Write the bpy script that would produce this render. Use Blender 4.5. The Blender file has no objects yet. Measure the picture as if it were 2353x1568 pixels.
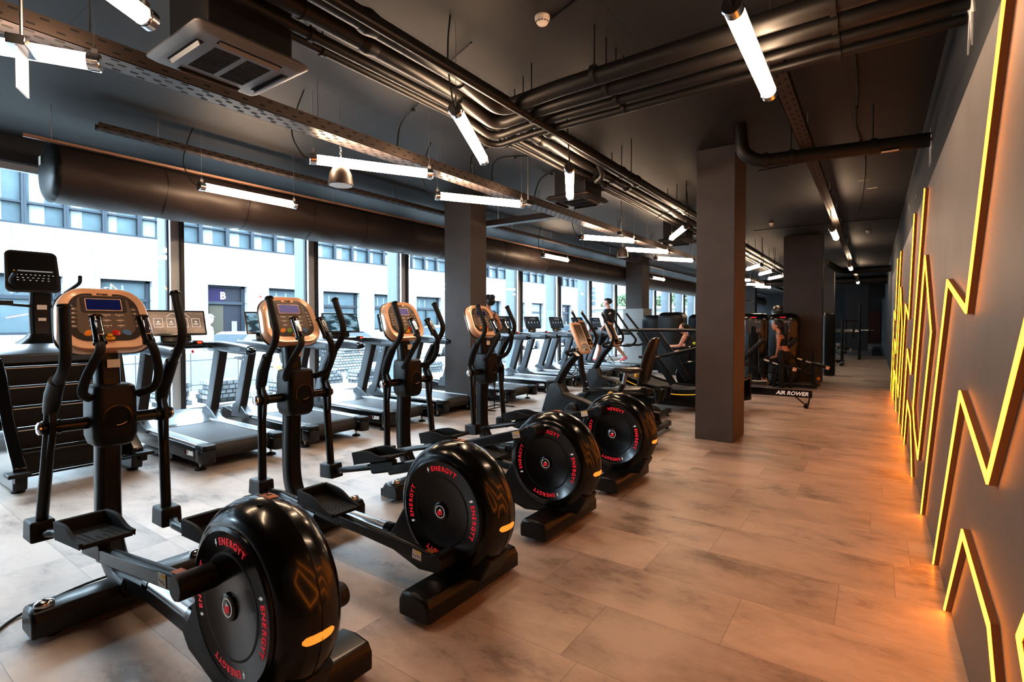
import bpy, bmesh, math, random
from mathutils import Vector, Matrix, Euler
random.seed(7)
SC = bpy.context.scene
C = SC.collection
PI = math.pi
V = Vector

# ------------------------------------------------------------------ materials
def _nt(name):
    m = bpy.data.materials.new(name); m.use_nodes = True
    nt = m.node_tree; nt.nodes.clear()
    out = nt.nodes.new('ShaderNodeOutputMaterial')
    b = nt.nodes.new('ShaderNodeBsdfPrincipled')
    nt.links.new(b.outputs[0], out.inputs[0])
    return m, nt, b, out

def mat(name, col, rough=0.5, metal=0.0, coat=0.0, noise=0.0, nscale=20.0, bump=0.0, emit=None, estr=0.0, spec=0.5, alpha=1.0, trans=0.0, wear=0.12):
    m, nt, b, out = _nt(name)
    b.inputs['Base Color'].default_value = (*col, 1)
    b.inputs['Roughness'].default_value = rough
    b.inputs['Metallic'].default_value = metal
    b.inputs['Coat Weight'].default_value = coat
    b.inputs['Coat Roughness'].default_value = 0.08
    b.inputs['Specular IOR Level'].default_value = spec
    if trans: b.inputs['Transmission Weight'].default_value = trans
    if emit:
        b.inputs['Emission Color'].default_value = (*emit, 1)
        b.inputs['Emission Strength'].default_value = estr
    tc = nt.nodes.new('ShaderNodeTexCoord')
    n = nt.nodes.new('ShaderNodeTexNoise'); n.inputs['Scale'].default_value = nscale; n.inputs['Detail'].default_value = 4
    nt.links.new(tc.outputs['Object'], n.inputs['Vector'])
    mr = nt.nodes.new('ShaderNodeMapRange')
    mr.inputs['To Min'].default_value = max(0.0, rough - wear * rough); mr.inputs['To Max'].default_value = min(1, rough + wear * rough)
    nt.links.new(n.outputs['Fac'], mr.inputs['Value']); nt.links.new(mr.outputs[0], b.inputs['Roughness'])
    if noise > 0:
        mx = nt.nodes.new('ShaderNodeMix'); mx.data_type = 'RGBA'
        mx.inputs[6].default_value = (*[c * (1 - noise) for c in col], 1)
        mx.inputs[7].default_value = (*[min(1, c * (1 + noise)) for c in col], 1)
        nt.links.new(n.outputs['Fac'], mx.inputs[0]); nt.links.new(mx.outputs[2], b.inputs['Base Color'])
    if bump > 0:
        bp = nt.nodes.new('ShaderNodeBump'); bp.inputs['Strength'].default_value = bump; bp.inputs['Distance'].default_value = 0.01
        nt.links.new(n.outputs['Fac'], bp.inputs['Height']); nt.links.new(bp.outputs[0], b.inputs['Normal'])
    return m

def emis(name, col, s):
    m = bpy.data.materials.new(name); m.use_nodes = True
    nt = m.node_tree; nt.nodes.clear()
    out = nt.nodes.new('ShaderNodeOutputMaterial'); e = nt.nodes.new('ShaderNodeEmission')
    e.inputs[0].default_value = (*col, 1); e.inputs[1].default_value = s
    nt.links.new(e.outputs[0], out.inputs[0]); return m

# ------------------------------------------------------------------ mesh builder
def catmull(pts, k=6, closed=False):
    P = [V(p) for p in pts]
    if len(P) < 3 or k <= 1: return P
    out = []
    n = len(P)
    rng = range(n if closed else n - 1)
    for i in rng:
        p0 = P[(i - 1) % n] if (closed or i > 0) else P[0] * 2 - P[1]
        p1, p2 = P[i], P[(i + 1) % n]
        p3 = P[(i + 2) % n] if (closed or i + 2 < n) else P[-1] * 2 - P[-2]
        for j in range(k):
            t = j / k
            out.append(0.5 * ((2 * p1) + (p2 - p0) * t + (2 * p0 - 5 * p1 + 4 * p2 - p3) * t * t + (3 * p1 - p0 - 3 * p2 + p3) * t ** 3))
    if not closed: out.append(P[-1])
    return out

def fillet(pts, r, k=5):
    """polyline with rounded corners of radius about r"""
    P = [V(p) for p in pts]; out = [P[0]]
    for i in range(1, len(P) - 1):
        a, b, c = P[i - 1], P[i], P[i + 1]
        d1, d2 = (a - b), (c - b)
        rr = min(r, d1.length * .48, d2.length * .48)
        s, e = b + d1.normalized() * rr, b + d2.normalized() * rr
        for j in range(k + 1):
            t = j / k
            out.append(s * (1 - t) ** 2 + b * 2 * t * (1 - t) + e * t * t)
    out.append(P[-1]); return out

class MB:
    def __init__(s): s.bm = bmesh.new(); s.M = Matrix.Identity(4)
    def at(s, loc=(0, 0, 0), rot=(0, 0, 0)):
        s.M = Matrix.Translation(loc) @ Euler(rot).to_matrix().to_4x4(); return s
    def v(s, p): return s.bm.verts.new(s.M @ V(p))
    def f(s, vs, mi=0):
        try:
            f = s.bm.faces.new(vs); f.material_index = mi; return f
        except ValueError: return None
    def box(s, c, d, rot=None, tx=1.0, ty=1.0, mi=0):
        R = Euler(rot).to_matrix() if rot else None
        vs = []
        for z in (-1, 1):
            kx, ky = (tx, ty) if z > 0 else (1, 1)
            for x, y in ((-1, -1), (1, -1), (1, 1), (-1, 1)):
                p = V((x * d[0] / 2 * kx, y * d[1] / 2 * ky, z * d[2] / 2))
                if R: p = R @ p
                vs.append(s.v(p + V(c)))
        for q in ((3, 2, 1, 0), (4, 5, 6, 7), (0, 1, 5, 4), (1, 2, 6, 5), (2, 3, 7, 6), (3, 0, 4, 7)): s.f([vs[i] for i in q], mi)
        return s
    def b2(s, a, b, mi=0):
        return s.box([(a[i] + b[i]) / 2 for i in range(3)], [abs(b[i] - a[i]) for i in range(3)], mi=mi)
    def prism(s, poly, axis, a, b, mi=0):
        """poly: 2-D outline; axis 'x','y','z' extruded a..b. For y: poly=(x,z); x: (y,z); z: (x,y)"""
        def mk(p, t):
            return {'y': (p[0], t, p[1]), 'x': (t, p[0], p[1]), 'z': (p[0], p[1], t)}[axis]
        A = [s.v(mk(p, a)) for p in poly]; B = [s.v(mk(p, b)) for p in poly]
        n = len(poly); s.f(A[::-1], mi); s.f(B, mi)
        for i in range(n): s.f([A[i], A[(i + 1) % n], B[(i + 1) % n], B[i]], mi)
        return s
    def loft(s, secs, closed_ring=True, cap=True, mi=0):
        R = [[s.v(p) for p in q] for q in secs]; n = len(R[0])
        for a, b in zip(R, R[1:]):
            for i in range(n if closed_ring else n - 1): s.f([a[i], a[(i + 1) % n], b[(i + 1) % n], b[i]], mi)
        if cap and closed_ring: s.f(R[0][::-1], mi); s.f(R[-1], mi)
        return s
    def tube(s, pts, r, n=12, flat=1.0, up=None, cap=True, k=1, sq=False, mi=0, closed=False):
        P = catmull(pts, k) if k > 1 else [V(p) for p in pts]
        L = len(P)
        rs = r if isinstance(r, (list, tuple)) else None
        prev = None; secs = []
        for i, p in enumerate(P):
            if closed: t = P[(i + 1) % L] - P[i - 1]
            else: t = (P[min(i + 1, L - 1)] - P[max(i - 1, 0)])
            t = t.normalized() if t.length > 1e-9 else V((0, 0, 1))
            if up is not None: u = V(up)
            elif prev is not None: u = prev
            else: u = V((0, 0, 1)) if abs(t.z) < .9 else V((0, 1, 0))
            u = (u - t * u.dot(t)); u = u.normalized() if u.length > 1e-6 else t.orthogonal().normalized()
            prev = u; w = t.cross(u)
            if rs: x = i / (L - 1) * (len(rs) - 1); j = min(int(x), len(rs) - 2); R = rs[j] * (1 - (x - j)) + rs[j + 1] * (x - j)
            else: R = r
            ring = []
            if sq:   # rounded rectangle: R half height (u), R*flat half width (w)
                c = .28
                for a, b in ((1, c * 2 - 1), (1, 1 - c * 2), (1 - c * .9, 1), (c * .9 - 1, 1), (-1, 1 - 2 * c), (-1, 2 * c - 1), (c * .9 - 1, -1), (1 - c * .9, -1)):
                    ring.append(p + u * R * a + w * R * flat * b)
            else:
                for q in range(n):
                    A = 2 * PI * q / n; ring.append(p + u * R * math.cos(A) + w * R * flat * math.sin(A))
            secs.append(ring)
        if closed: secs.append(secs[0]); cap = False
        return s.loft(secs, cap=cap, mi=mi)
    def cyl(s, a, b, r, r2=None, n=16, mi=0):
        return s.tube([a, b], [r, r if r2 is None else r2], n=n, mi=mi)
    def lathe(s, prof, c=(0, 0, 0), axis='z', n=24, mi=0, sx=1, sy=1, cap=True):
        """prof: list of (r, h)"""
        secs = []
        for r, h in prof:
            ring = []
            for q in range(n):
                A = 2 * PI * q / n; x, y = r * math.cos(A) * sx, r * math.sin(A) * sy
                p = {'z': (x, y, h), 'y': (x, h, y), 'x': (h, x, y)}[axis]
                ring.append((p[0] + c[0], p[1] + c[1], p[2] + c[2]))
            secs.append(ring)
        return s.loft(secs, cap=cap, mi=mi)
    def ell(s, c, d, n=14, m=9, rot=None, mi=0):
        R = Euler(rot).to_matrix() if rot else Matrix.Identity(3)
        secs = []
        for i in range(m + 1):
            ph = -PI / 2 + PI * i / m; rr = max(math.cos(ph), .02)
            secs.append([V(c) + R @ V((d[0] * rr * math.cos(2 * PI * q / n), d[1] * rr * math.sin(2 * PI * q / n), d[2] * math.sin(ph))) for q in range(n)])
        return s.loft(secs, mi=mi)
    def text(s, txt, size, M, depth=0.0015, mi=0, align='CENTER', bold=0.0, shear=0.0):
        """M: 4x4 taking the text plane (x right, y up, z out) to local coordinates"""
        for vs, fs in [text_data(txt, size, depth, align, bold, shear)]:
            W = [s.bm.verts.new(s.M @ (M @ V(p))) for p in vs]
            for q in fs: s.f([W[i] for i in q], mi)
        return s
    def mesh(s, name, sharp=38):
        bm = s.bm
        bmesh.ops.recalc_face_normals(bm, faces=bm.faces)
        th = math.radians(sharp)
        for f in bm.faces: f.smooth = True
        for e in bm.edges:
            e.smooth = not (len(e.link_faces) == 2 and e.calc_face_angle(0) > th)
        me = bpy.data.meshes.new(name); bm.to_mesh(me); bm.free(); return me

_tc = {}
def text_data(txt, size, depth, align, bold, shear):
    key = (txt, size, depth, align, bold, shear)
    if key in _tc: return _tc[key]
    cu = bpy.data.curves.new('lettering', 'FONT'); cu.body = txt; cu.size = size; cu.extrude = depth
    cu.align_x = align; cu.align_y = 'CENTER'; cu.offset = bold; cu.resolution_u = 3; cu.shear = shear
    o = bpy.data.objects.new('lettering', cu); C.objects.link(o)
    dg = bpy.context.evaluated_depsgraph_get(); me = bpy.data.meshes.new_from_object(o.evaluated_get(dg))
    vs = [tuple(v.co) for v in me.vertices]; fs = [tuple(p.vertices) for p in me.polygons]
    bpy.data.objects.remove(o); bpy.data.curves.remove(cu); bpy.data.meshes.remove(me)
    _tc[key] = (vs, fs); return _tc[key]

def frame(o, x, y):
    """matrix with origin o, text right = x, text up = y"""
    x = V(x).normalized(); y = V(y); y = (y - x * y.dot(x)).normalized(); z = x.cross(y)
    return Matrix(((x.x, y.x, z.x, o[0]), (x.y, y.y, z.y, o[1]), (x.z, y.z, z.z, o[2]), (0, 0, 0, 1)))

def obj(name, mb, m, parent=None, bevel=0.0, seg=2, loc=None, sharp=38, stuff=False, label=None):
    me = mb.mesh(name, sharp)
    for x in (m if isinstance(m, (list, tuple)) else [m]): me.materials.append(x)
    o = bpy.data.objects.new(name, me); C.objects.link(o)
    if parent: o.parent = parent
    if loc: o.location = loc
    if bevel:
        b = o.modifiers.new('Bevel', 'BEVEL'); b.width = bevel; b.segments = seg; b.limit_method = 'ANGLE'; b.angle_limit = math.radians(40)
    if stuff: o['kind'] = 'stuff'
    if label: o['label'] = label
    return o
def thing(name, label, cat, loc=(0, 0, 0), rz=0, group=None):
    o = bpy.data.objects.new(name, None); C.objects.link(o); o.location = loc; o.rotation_euler = (0, 0, rz); o.empty_display_size = .1
    o['label'] = label; o['category'] = cat
    if group: o['group'] = group
    return o
def tag(o, label, cat, group=None):
    o['label'] = label; o['category'] = cat
    if group: o['group'] = group
    return o
def struct(name, mb, m, bevel=0.0, parent=None):
    o = obj(name, mb, m, parent, bevel); o['kind'] = 'structure'; return o
def kids(o): return [c for c in C.objects if c.parent == o]
def dup(root, loc, rz=None, label=None, group=None):
    r = root.copy(); C.objects.link(r); r.location = loc
    if rz is not None: r.rotation_euler = (0, 0, rz)
    if label: r['label'] = label
    if group: r['group'] = group
    for ch in kids(root):
        c = ch.copy(); C.objects.link(c); c.parent = r
        for g in kids(ch):
            d = g.copy(); C.objects.link(d); d.parent = c
    return r
def rrect(w, h, r, k=4, cx=0, cy=0):
    out = []
    for sx, sy, a0 in ((1, 1, 0), (-1, 1, 90), (-1, -1, 180), (1, -1, 270)):
        for j in range(k + 1):
            a = math.radians(a0 + 90 * j / k)
            out.append((cx + sx * (w / 2 - r) + r * math.cos(a), cy + sy * (h / 2 - r) + r * math.sin(a)))
    return out

# ------------------------------------------------------------------ palette
M = {}
M['black'] = mat('black_powder_coat', (.005, .005, .0055), .34, coat=.1, spec=.35, noise=.15, nscale=60, bump=.02)
M['gloss'] = mat('gloss_black_plastic', (.004, .004, .0045), .2, coat=.2)
M['satin'] = mat('satin_black_plastic', (.006, .006, .0065), .42, spec=.35, noise=.2, nscale=90, bump=.04)
M['rubber'] = mat('black_rubber', (.010, .010, .010), .65, spec=.35, noise=.3, nscale=150, bump=.15)
M['belt'] = mat('running_belt', (.035, .036, .04), .6, noise=.2, nscale=200, bump=.05)
M['foam'] = mat('grip_foam', (.010, .010, .0105), .6, spec=.35, noise=.2, nscale=120, bump=.1)
M['chrome'] = mat('chrome', (.72, .72, .74), .16, metal=1)
M['steel'] = mat('brushed_steel', (.5, .5, .52), .33, metal=1)
M['gold'] = mat('champagne_plastic', (.80, .56, .40), .30, metal=.15, coat=.5)
M['goldf'] = mat('brown_grey_fascia', (.17, .132, .108), .35, coat=.3)
M['goldf2'] = mat('dark_fascia', (.055, .045, .040), .35, coat=.3)
M['lcd'] = mat('dark_blue_lcd', (.004, .006, .03), .12, coat=1, emit=(.01, .02, .12), estr=.25)
M['lcdv'] = mat('violet_lcd', (.03, .02, .05), .1, coat=1, emit=(.30, .24, .42), estr=.35)
M['print'] = mat('white_print', (.75, .72, .68), .5)
M['orange'] = mat('orange_button', (.85, .33, .03), .35, coat=.3)
M['red'] = mat('red_button', (.6, .03, .02), .35, coat=.3)
M['blue'] = mat('blue_button', (.10, .25, .55), .35, coat=.3)
M['green'] = mat('green_button', (.2, .45, .04), .35, coat=.3)
M['yellow'] = mat('yellow_plastic', (.85, .48, .03), .35, coat=.3)
M['lred'] = mat('red_lettering', (.75, .02, .045), .45, emit=(1, .04, .08), estr=.16)  # print given a faint red glow of its own to lift its colour
M['lwhite'] = mat('white_lettering', (.85, .85, .85), .45, emit=(1, 1, 1), estr=.12)
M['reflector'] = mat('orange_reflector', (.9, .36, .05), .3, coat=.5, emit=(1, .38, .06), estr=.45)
M['sticker'] = mat('paper_sticker', (.7, .68, .66), .6)
M['stickero'] = mat('orange_sticker', (.42, .13, .045), .45)
M['stickery'] = mat('yellow_sticker', (.85, .6, .03), .5)
M['tframe'] = mat('graphite_metal', (.07, .08, .092), .36, metal=.2, coat=.2)
M['tlight'] = mat('light_grey_metal', (.22, .25, .28), .35, metal=.5)
M['trail'] = mat('aluminium_side_rail', (.6, .64, .68), .34, metal=.6)
M['screen'] = mat('dark_screen', (.012, .015, .02), .08, coat=1, emit=(.08, .13, .17), estr=.3)
M['wood'] = mat('plywood', (.35, .22, .12), .6, noise=.2)
# ================================================================== ROOM SHELL
CEIL = 3.45; WX = -7.8; RX = .316; YE = 42.0; YB = -3.0
def floor_mat():
    m, nt, b, out = _nt('vinyl_stone_planks'); N = nt.nodes; L = nt.links
    tc = N.new('ShaderNodeTexCoord'); sp = N.new('ShaderNodeSeparateXYZ'); L.new(tc.outputs['Object'], sp.inputs[0])
    def mt(op, a, b_=None, c=None):
        n = N.new('ShaderNodeMath'); n.operation = op
        for i, x in enumerate((a, b_, c)):
            if x is None: continue
            if isinstance(x, (int, float)): n.inputs[i].default_value = x
            else: L.new(x, n.inputs[i])
        return n.outputs[0]
    rowf = mt('DIVIDE', mt('SUBTRACT', sp.outputs[1], 2.32), .456)
    row = mt('FLOOR', rowf); rf = mt('FRACT', rowf)
    wn = N.new('ShaderNodeTexWhiteNoise'); wn.noise_dimensions = '1D'; L.new(row, wn.inputs['W'])
    colf = mt('ADD', mt('DIVIDE', sp.outputs[0], .914), wn.outputs['Value'])
    col = mt('FLOOR', colf); cf = mt('FRACT', colf)
    cb = N.new('ShaderNodeCombineXYZ'); L.new(row, cb.inputs[0]); L.new(col, cb.inputs[1])
    w2 = N.new('ShaderNodeTexWhiteNoise'); w2.noise_dimensions = '3D'; L.new(cb.outputs[0], w2.inputs['Vector'])
    # distance to seams
    def edge(f, w): return mt('LESS_THAN', mt('MINIMUM', f, mt('SUBTRACT', 1.0, f)), w)
    seam = mt('MAXIMUM', edge(rf, .0032), edge(cf, .0016))
    # cloudy stone pattern, offset per plank, streaked along the plank
    off = N.new('ShaderNodeVectorMath'); off.operation = 'MULTIPLY_ADD'
    L.new(w2.outputs['Color'], off.inputs[0]); off.inputs[1].default_value = (37, 23, 11)
    mp = N.new('ShaderNodeMapping'); mp.inputs['Scale'].default_value = (1.1, 2.0, 1); L.new(tc.outputs['Object'], mp.inputs[0]); L.new(mp.outputs[0], off.inputs[2])
    n1 = N.new('ShaderNodeTexNoise'); n1.inputs['Scale'].default_value = 1.5; n1.inputs['Detail'].default_value = 9; n1.inputs['Roughness'].default_value = .62; L.new(off.outputs[0], n1.inputs['Vector'])
    n2 = N.new('ShaderNodeTexNoise'); n2.inputs['Scale'].default_value = 22; n2.inputs['Detail'].default_value = 6; n2.inputs['Roughness'].default_value = .7; L.new(off.outputs[0], n2.inputs['Vector'])
    cr = N.new('ShaderNodeValToRGB'); cr.color_ramp.elements[0].position = .36; cr.color_ramp.elements[0].color = (.22, .18, .155, 1)
    cr.color_ramp.elements[1].position = .58; cr.color_ramp.elements[1].color = (.52, .455, .41, 1)
    e = cr.color_ramp.elements.new(.45); e.color = (.41, .35, .31, 1)
    f1 = mt('ADD', mt('MULTIPLY', n1.outputs['Fac'], .86), mt('MULTIPLY', n2.outputs['Fac'], .14)); L.new(f1, cr.inputs[0])
    br = mt('ADD', mt('MULTIPLY', w2.outputs['Value'], .30), .85)
    mul = N.new('ShaderNodeMix'); mul.data_type = 'RGBA'; mul.blend_type = 'MULTIPLY'; mul.inputs[0].default_value = 1
    cbr = N.new('ShaderNodeCombineXYZ')
    for i in range(3): L.new(br, cbr.inputs[i])
    L.new(cr.outputs[0], mul.inputs[6]); L.new(cbr.outputs[0], mul.inputs[7])
    mx = N.new('ShaderNodeMix'); mx.data_type = 'RGBA'; L.new(mt('MULTIPLY', seam, .5), mx.inputs[0]); L.new(mul.outputs[2], mx.inputs[6]); mx.inputs[7].default_value = (.08, .06, .05, 1)
    L.new(mx.outputs[2], b.inputs['Base Color'])
    L.new(mt('ADD', mt('MULTIPLY', n1.outputs['Fac'], .25), .30), b.inputs['Roughness'])
    bp = N.new('ShaderNodeBump'); bp.inputs['Strength'].default_value = .08; bp.inputs['Distance'].default_value = .004
    L.new(mt('SUBTRACT', n2.outputs['Fac'], mt('MULTIPLY', seam, 1.2)), bp.inputs['Height']); L.new(bp.outputs[0], b.inputs['Normal'])
    return m

def ceil_mat():
    m, nt, b, out = _nt('black_painted_slab'); N = nt.nodes; L = nt.links
    tc = N.new('ShaderNodeTexCoord')
    br = N.new('ShaderNodeTexBrick'); br.offset = .35; br.inputs['Scale'].default_value = 1; br.inputs['Brick Width'].default_value = 2.5; br.inputs['Row Height'].default_value = 1.25
    br.inputs['Mortar Size'].default_value = .006; br.inputs['Mortar Smooth'].default_value = .3
    br.inputs['Color1'].default_value = (.019, .017, .018, 1); br.inputs['Color2'].default_value = (.023, .021, .0215, 1); br.inputs['Mortar'].default_value = (.006, .005, .005, 1)
    mp = N.new('ShaderNodeMapping'); mp.inputs['Rotation'].default_value = (0, 0, PI / 2); mp.inputs['Location'].default_value = (.3, .2, 0)
    L.new(tc.outputs['Object'], mp.inputs[0]); L.new(mp.outputs[0], br.inputs['Vector'])
    n = N.new('ShaderNodeTexNoise'); n.inputs['Scale'].default_value = 3; n.inputs['Detail'].default_value = 6; L.new(tc.outputs['Object'], n.inputs['Vector'])
    mx = N.new('ShaderNodeMix'); mx.data_type = 'RGBA'; mx.blend_type = 'MULTIPLY'; mx.inputs[0].default_value = .5
    L.new(br.outputs['Color'], mx.inputs[6]); L.new(n.outputs['Fac'], mx.inputs[7]); L.new(mx.outputs[2], b.inputs['Base Color'])
    b.inputs['Roughness'].default_value = .62
    return m

def concrete(name, c, r=.75, pores=True):
    m, nt, b, out = _nt(name); N = nt.nodes; L = nt.links
    tc = N.new('ShaderNodeTexCoord')
    n = N.new('ShaderNodeTexNoise'); n.inputs['Scale'].default_value = 4; n.inputs['Detail'].default_value = 8; L.new(tc.outputs['Object'], n.inputs['Vector'])
    vo = N.new('ShaderNodeTexVoronoi'); vo.inputs['Scale'].default_value = 9; L.new(tc.outputs['Object'], vo.inputs['Vector'])
    lt = N.new('ShaderNodeMath'); lt.operation = 'LESS_THAN'; lt.inputs[1].default_value = .045 if pores else 0; L.new(vo.outputs['Distance'], lt.inputs[0])
    cr = N.new('ShaderNodeValToRGB'); cr.color_ramp.elements[0].color = (*[x * .82 for x in c], 1); cr.color_ramp.elements[1].color = (*[min(1, x * 1.18) for x in c], 1); L.new(n.outputs['Fac'], cr.inputs[0])
    mx = N.new('ShaderNodeMix'); mx.data_type = 'RGBA'; L.new(lt.outputs[0], mx.inputs[0]); L.new(cr.outputs[0], mx.inputs[6]); mx.inputs[7].default_value = (*[x * .3 for x in c], 1)
    L.new(mx.outputs[2], b.inputs['Base Color']); b.inputs['Roughness'].default_value = r
    bp = N.new('ShaderNodeBump'); bp.inputs['Strength'].default_value = .12; bp.inputs['Distance'].default_value = .01; L.new(n.outputs['Fac'], bp.inputs['Height']); L.new(bp.outputs[0], b.inputs['Normal'])
    return m
M['ceil'] = ceil_mat()
M['col'] = concrete('grey_painted_concrete', (.085, .078, .080))
M['wallr'] = concrete('grey_brown_panel_paint', (.19, .172, .167), .5, False)
M['walld'] = concrete('dark_slate_paint', (.035, .037, .042), .7, False)
M['alu'] = mat('grey_aluminium_profile', (.50, .55, .60), .5, metal=.0)
M['fin'] = mat('outer_aluminium_fin', (.10, .122, .14), .5)
M['aludark'] = mat('dark_profile', (.03, .028, .028), .4)
M['pipe'] = mat('black_painted_pipe', (.011, .009, .008), .45, spec=.4, coat=.0, noise=.2, nscale=8)
M['tray'] = mat('painted_tray', (.05, .038, .033), .45, metal=.2)
M['galv'] = mat('galvanised_steel', (.4, .4, .42), .4, metal=.8, noise=.3, nscale=30)
M['ductf'] = mat('black_duct_fabric', (.03, .021, .019), .48, noise=.25, nscale=2.2, bump=.35)
M['hole'] = mat('slot_shadow', (.003, .003, .003), .9)
M['plaster'] = mat('torn_white_plaster', (.6, .6, .6), .8, noise=.3, bump=.3)
M['white'] = mat('white_plastic', (.75, .73, .7), .4)

g = MB(); g.b2((WX - .15, YB, -.12), (.6, YE + .2, 0)); fl = struct('floor', g, floor_mat())
g = MB(); g.b2((WX - .3, YB, CEIL), (.6, YE + .2, CEIL + .25)); struct('ceiling', g, M['ceil'])
g = MB(); g.b2((.40, YB, 0), (.6, YE, CEIL)); struct('wall_right', g, M['walld'])
# lit accent panel standing proud of the right wall
g = MB(); g.b2((RX, YB, 0.006), (.40, 14.15, 2.42)); struct('wall_right', g, M['wallr'], bevel=.003)
g = MB(); g.b2((WX - .2, YE, 0), (.6, YE + .2, CEIL)); struct('wall_back', g, M['walld'])
g = MB(); g.b2((WX - .2, YB - .2, 0), (.6, YB, CEIL)); struct('wall_front', g, M['walld'])
# window wall
g = MB(); g.b2((WX - .3, YB, 3.17), (WX + .05, YE, CEIL)); struct('wall_left', g, M['walld'])
g = MB(); g.b2((WX - .3, YB, -.12), (WX + .06, YE, .13)); struct('trim_1', g, M['alu'], bevel=.005)
def glass():
    m = bpy.data.materials.new('window_glass'); m.use_nodes = True; nt = m.node_tree; nt.nodes.clear(); N = nt.nodes; L = nt.links
    out = N.new('ShaderNodeOutputMaterial'); tr = N.new('ShaderNodeBsdfTransparent'); tr.inputs[0].default_value = (.93, .965, .975, 1)
    gl = N.new('ShaderNodeBsdfGlossy'); gl.inputs['Roughness'].default_value = .015; gl.inputs[0].default_value = (.9, .95, 1, 1)
    lw = N.new('ShaderNodeLayerWeight'); lw.inputs[0].default_value = .5
    pw = N.new('ShaderNodeMath'); pw.operation = 'POWER'; pw.inputs[1].default_value = 4.5; L.new(lw.outputs['Facing'], pw.inputs[0])
    mu = N.new('ShaderNodeMath'); mu.operation = 'MULTIPLY_ADD'; mu.inputs[1].default_value = .7; mu.inputs[2].default_value = .045; L.new(pw.outputs[0], mu.inputs[0])
    mx = N.new('ShaderNodeMixShader'); L.new(mu.outputs[0], mx.inputs[0]); L.new(tr.outputs[0], mx.inputs[1]); L.new(gl.outputs[0], mx.inputs[2]); L.new(mx.outputs[0], out.inputs[0])
    return m
M['glass'] = glass()
mul = [3.1 + 2.08 * k for k in range(-3, 19)]
for k, y in enumerate(mul):
    y2 = y + 2.08
    # window bay: frame with double post, dark inner reveal, glass pane
    f = MB(); f.b2((WX - .42, y - .05, .13), (WX - .101, y + .0, 3.17)); fin = f
    f = MB(); f.b2((WX - .10, y - .05, .13), (WX + .0, y + .06, 3.17))
    f.b2((WX - .08, y + .06, 3.09), (WX - .02, y2 - .05, 3.17)); f.b2((WX - .08, y + .06, .13), (WX - .02, y2 - .05, .2))
    w = struct('window_%d' % (k + 1), f, M['alu'], bevel=.004); obj('outer_fin', fin, M['fin'], w, bevel=.003)
    f = MB(); f.b2((WX - .11, y - .075, .13), (WX - .06, y - .051, 3.17)); f.b2((WX - .09, y + .061, .13), (WX + .05, y + .10, 3.17)); struct('reveal', f, M['aludark'], parent=w)
    f = MB(); f.b2((WX - .055, y + .10, .2), (WX - .047, y2 - .075, 3.09)); struct('pane', f, M['glass'], parent=w)

# columns
def column(x0, x1, y0, y1, lab, base=False, m=None):
    t = MB(); t.b2((x0, y0, 0), (x1, y1, CEIL)); o = obj('concrete_column', t, m or M['col'], bevel=.008)
    tag(o, lab, 'column'); return o
column(-1.755, -1.32, 6.33, 6.93, 'nearest square concrete column, right side lit orange, standing mid floor')
column(-5.82, -5.26, 6.33, 6.74, 'grey concrete column standing between the treadmills near the windows')
column(-1.80, -.99, 13.9, 14.3, 'broad dark brown column behind the weight machines')
column(-6.40, -5.86, 15.3, 15.9, 'concrete column with perforated cladding round its lower half')
column(-1.6, -1.15, 21.0, 21.6, 'dark column behind the lone black machine tower, down the aisle')
column(-1.2, -.25, 31.0, 31.5, 'far black column at the end of the aisle')
column(-5.6, -4.7, 27.0, 27.5, 'far blue-grey column above the weight machines')
# perforated cladding
g = MB(); g.b2((-6.46, 15.24, .0), (-6.405, 15.96, 1.83)); g.b2((-5.855, 15.24, .0), (-5.80, 15.96, 1.83)); g.b2((-6.405, 15.24, .0), (-5.855, 15.295, 1.83)); g.b2((-6.405, 15.905, .0), (-5.855, 15.96, 1.83)); cl = obj('perforated_cladding', g, M['alu']); tag(cl, 'perforated light metal cladding wrapped round the column near the far treadmills', 'cladding')
m, nt, b, out = _nt('perforated_sheet'); vo = nt.nodes.new('ShaderNodeTexBrick'); tc = nt.nodes.new('ShaderNodeTexCoord')
vo.inputs['Scale'].default_value = 1; vo.inputs['Brick Width'].default_value = .055; vo.inputs['Row Height'].default_value = .036; vo.inputs['Mortar Size'].default_value = .013; vo.inputs['Mortar Smooth'].default_value = .2
vo.inputs['Color1'].default_value = (.02, .02, .02, 1); vo.inputs['Color2'].default_value = (.02, .02, .02, 1); vo.inputs['Mortar'].default_value = (.5, .5, .5, 1)
sx = nt.nodes.new('ShaderNodeSeparateXYZ'); cx = nt.nodes.new('ShaderNodeCombineXYZ'); ad = nt.nodes.new('ShaderNodeMath'); ad.operation = 'ADD'
nt.links.new(tc.outputs['Object'], sx.inputs[0]); nt.links.new(sx.outputs[0], ad.inputs[0]); nt.links.new(sx.outputs[1], ad.inputs[1]); nt.links.new(ad.outputs[0], cx.inputs[0]); nt.links.new(sx.outputs[2], cx.inputs[1])
vo.inputs['Mortar'].default_value = (.3, .3, .3, 1); nt.links.new(cx.outputs[0], vo.inputs['Vector']); nt.links.new(vo.outputs['Color'], b.inputs['Base Color']); b.inputs['Roughness'].default_value = .4
cl.data.materials[0] = m

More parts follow.
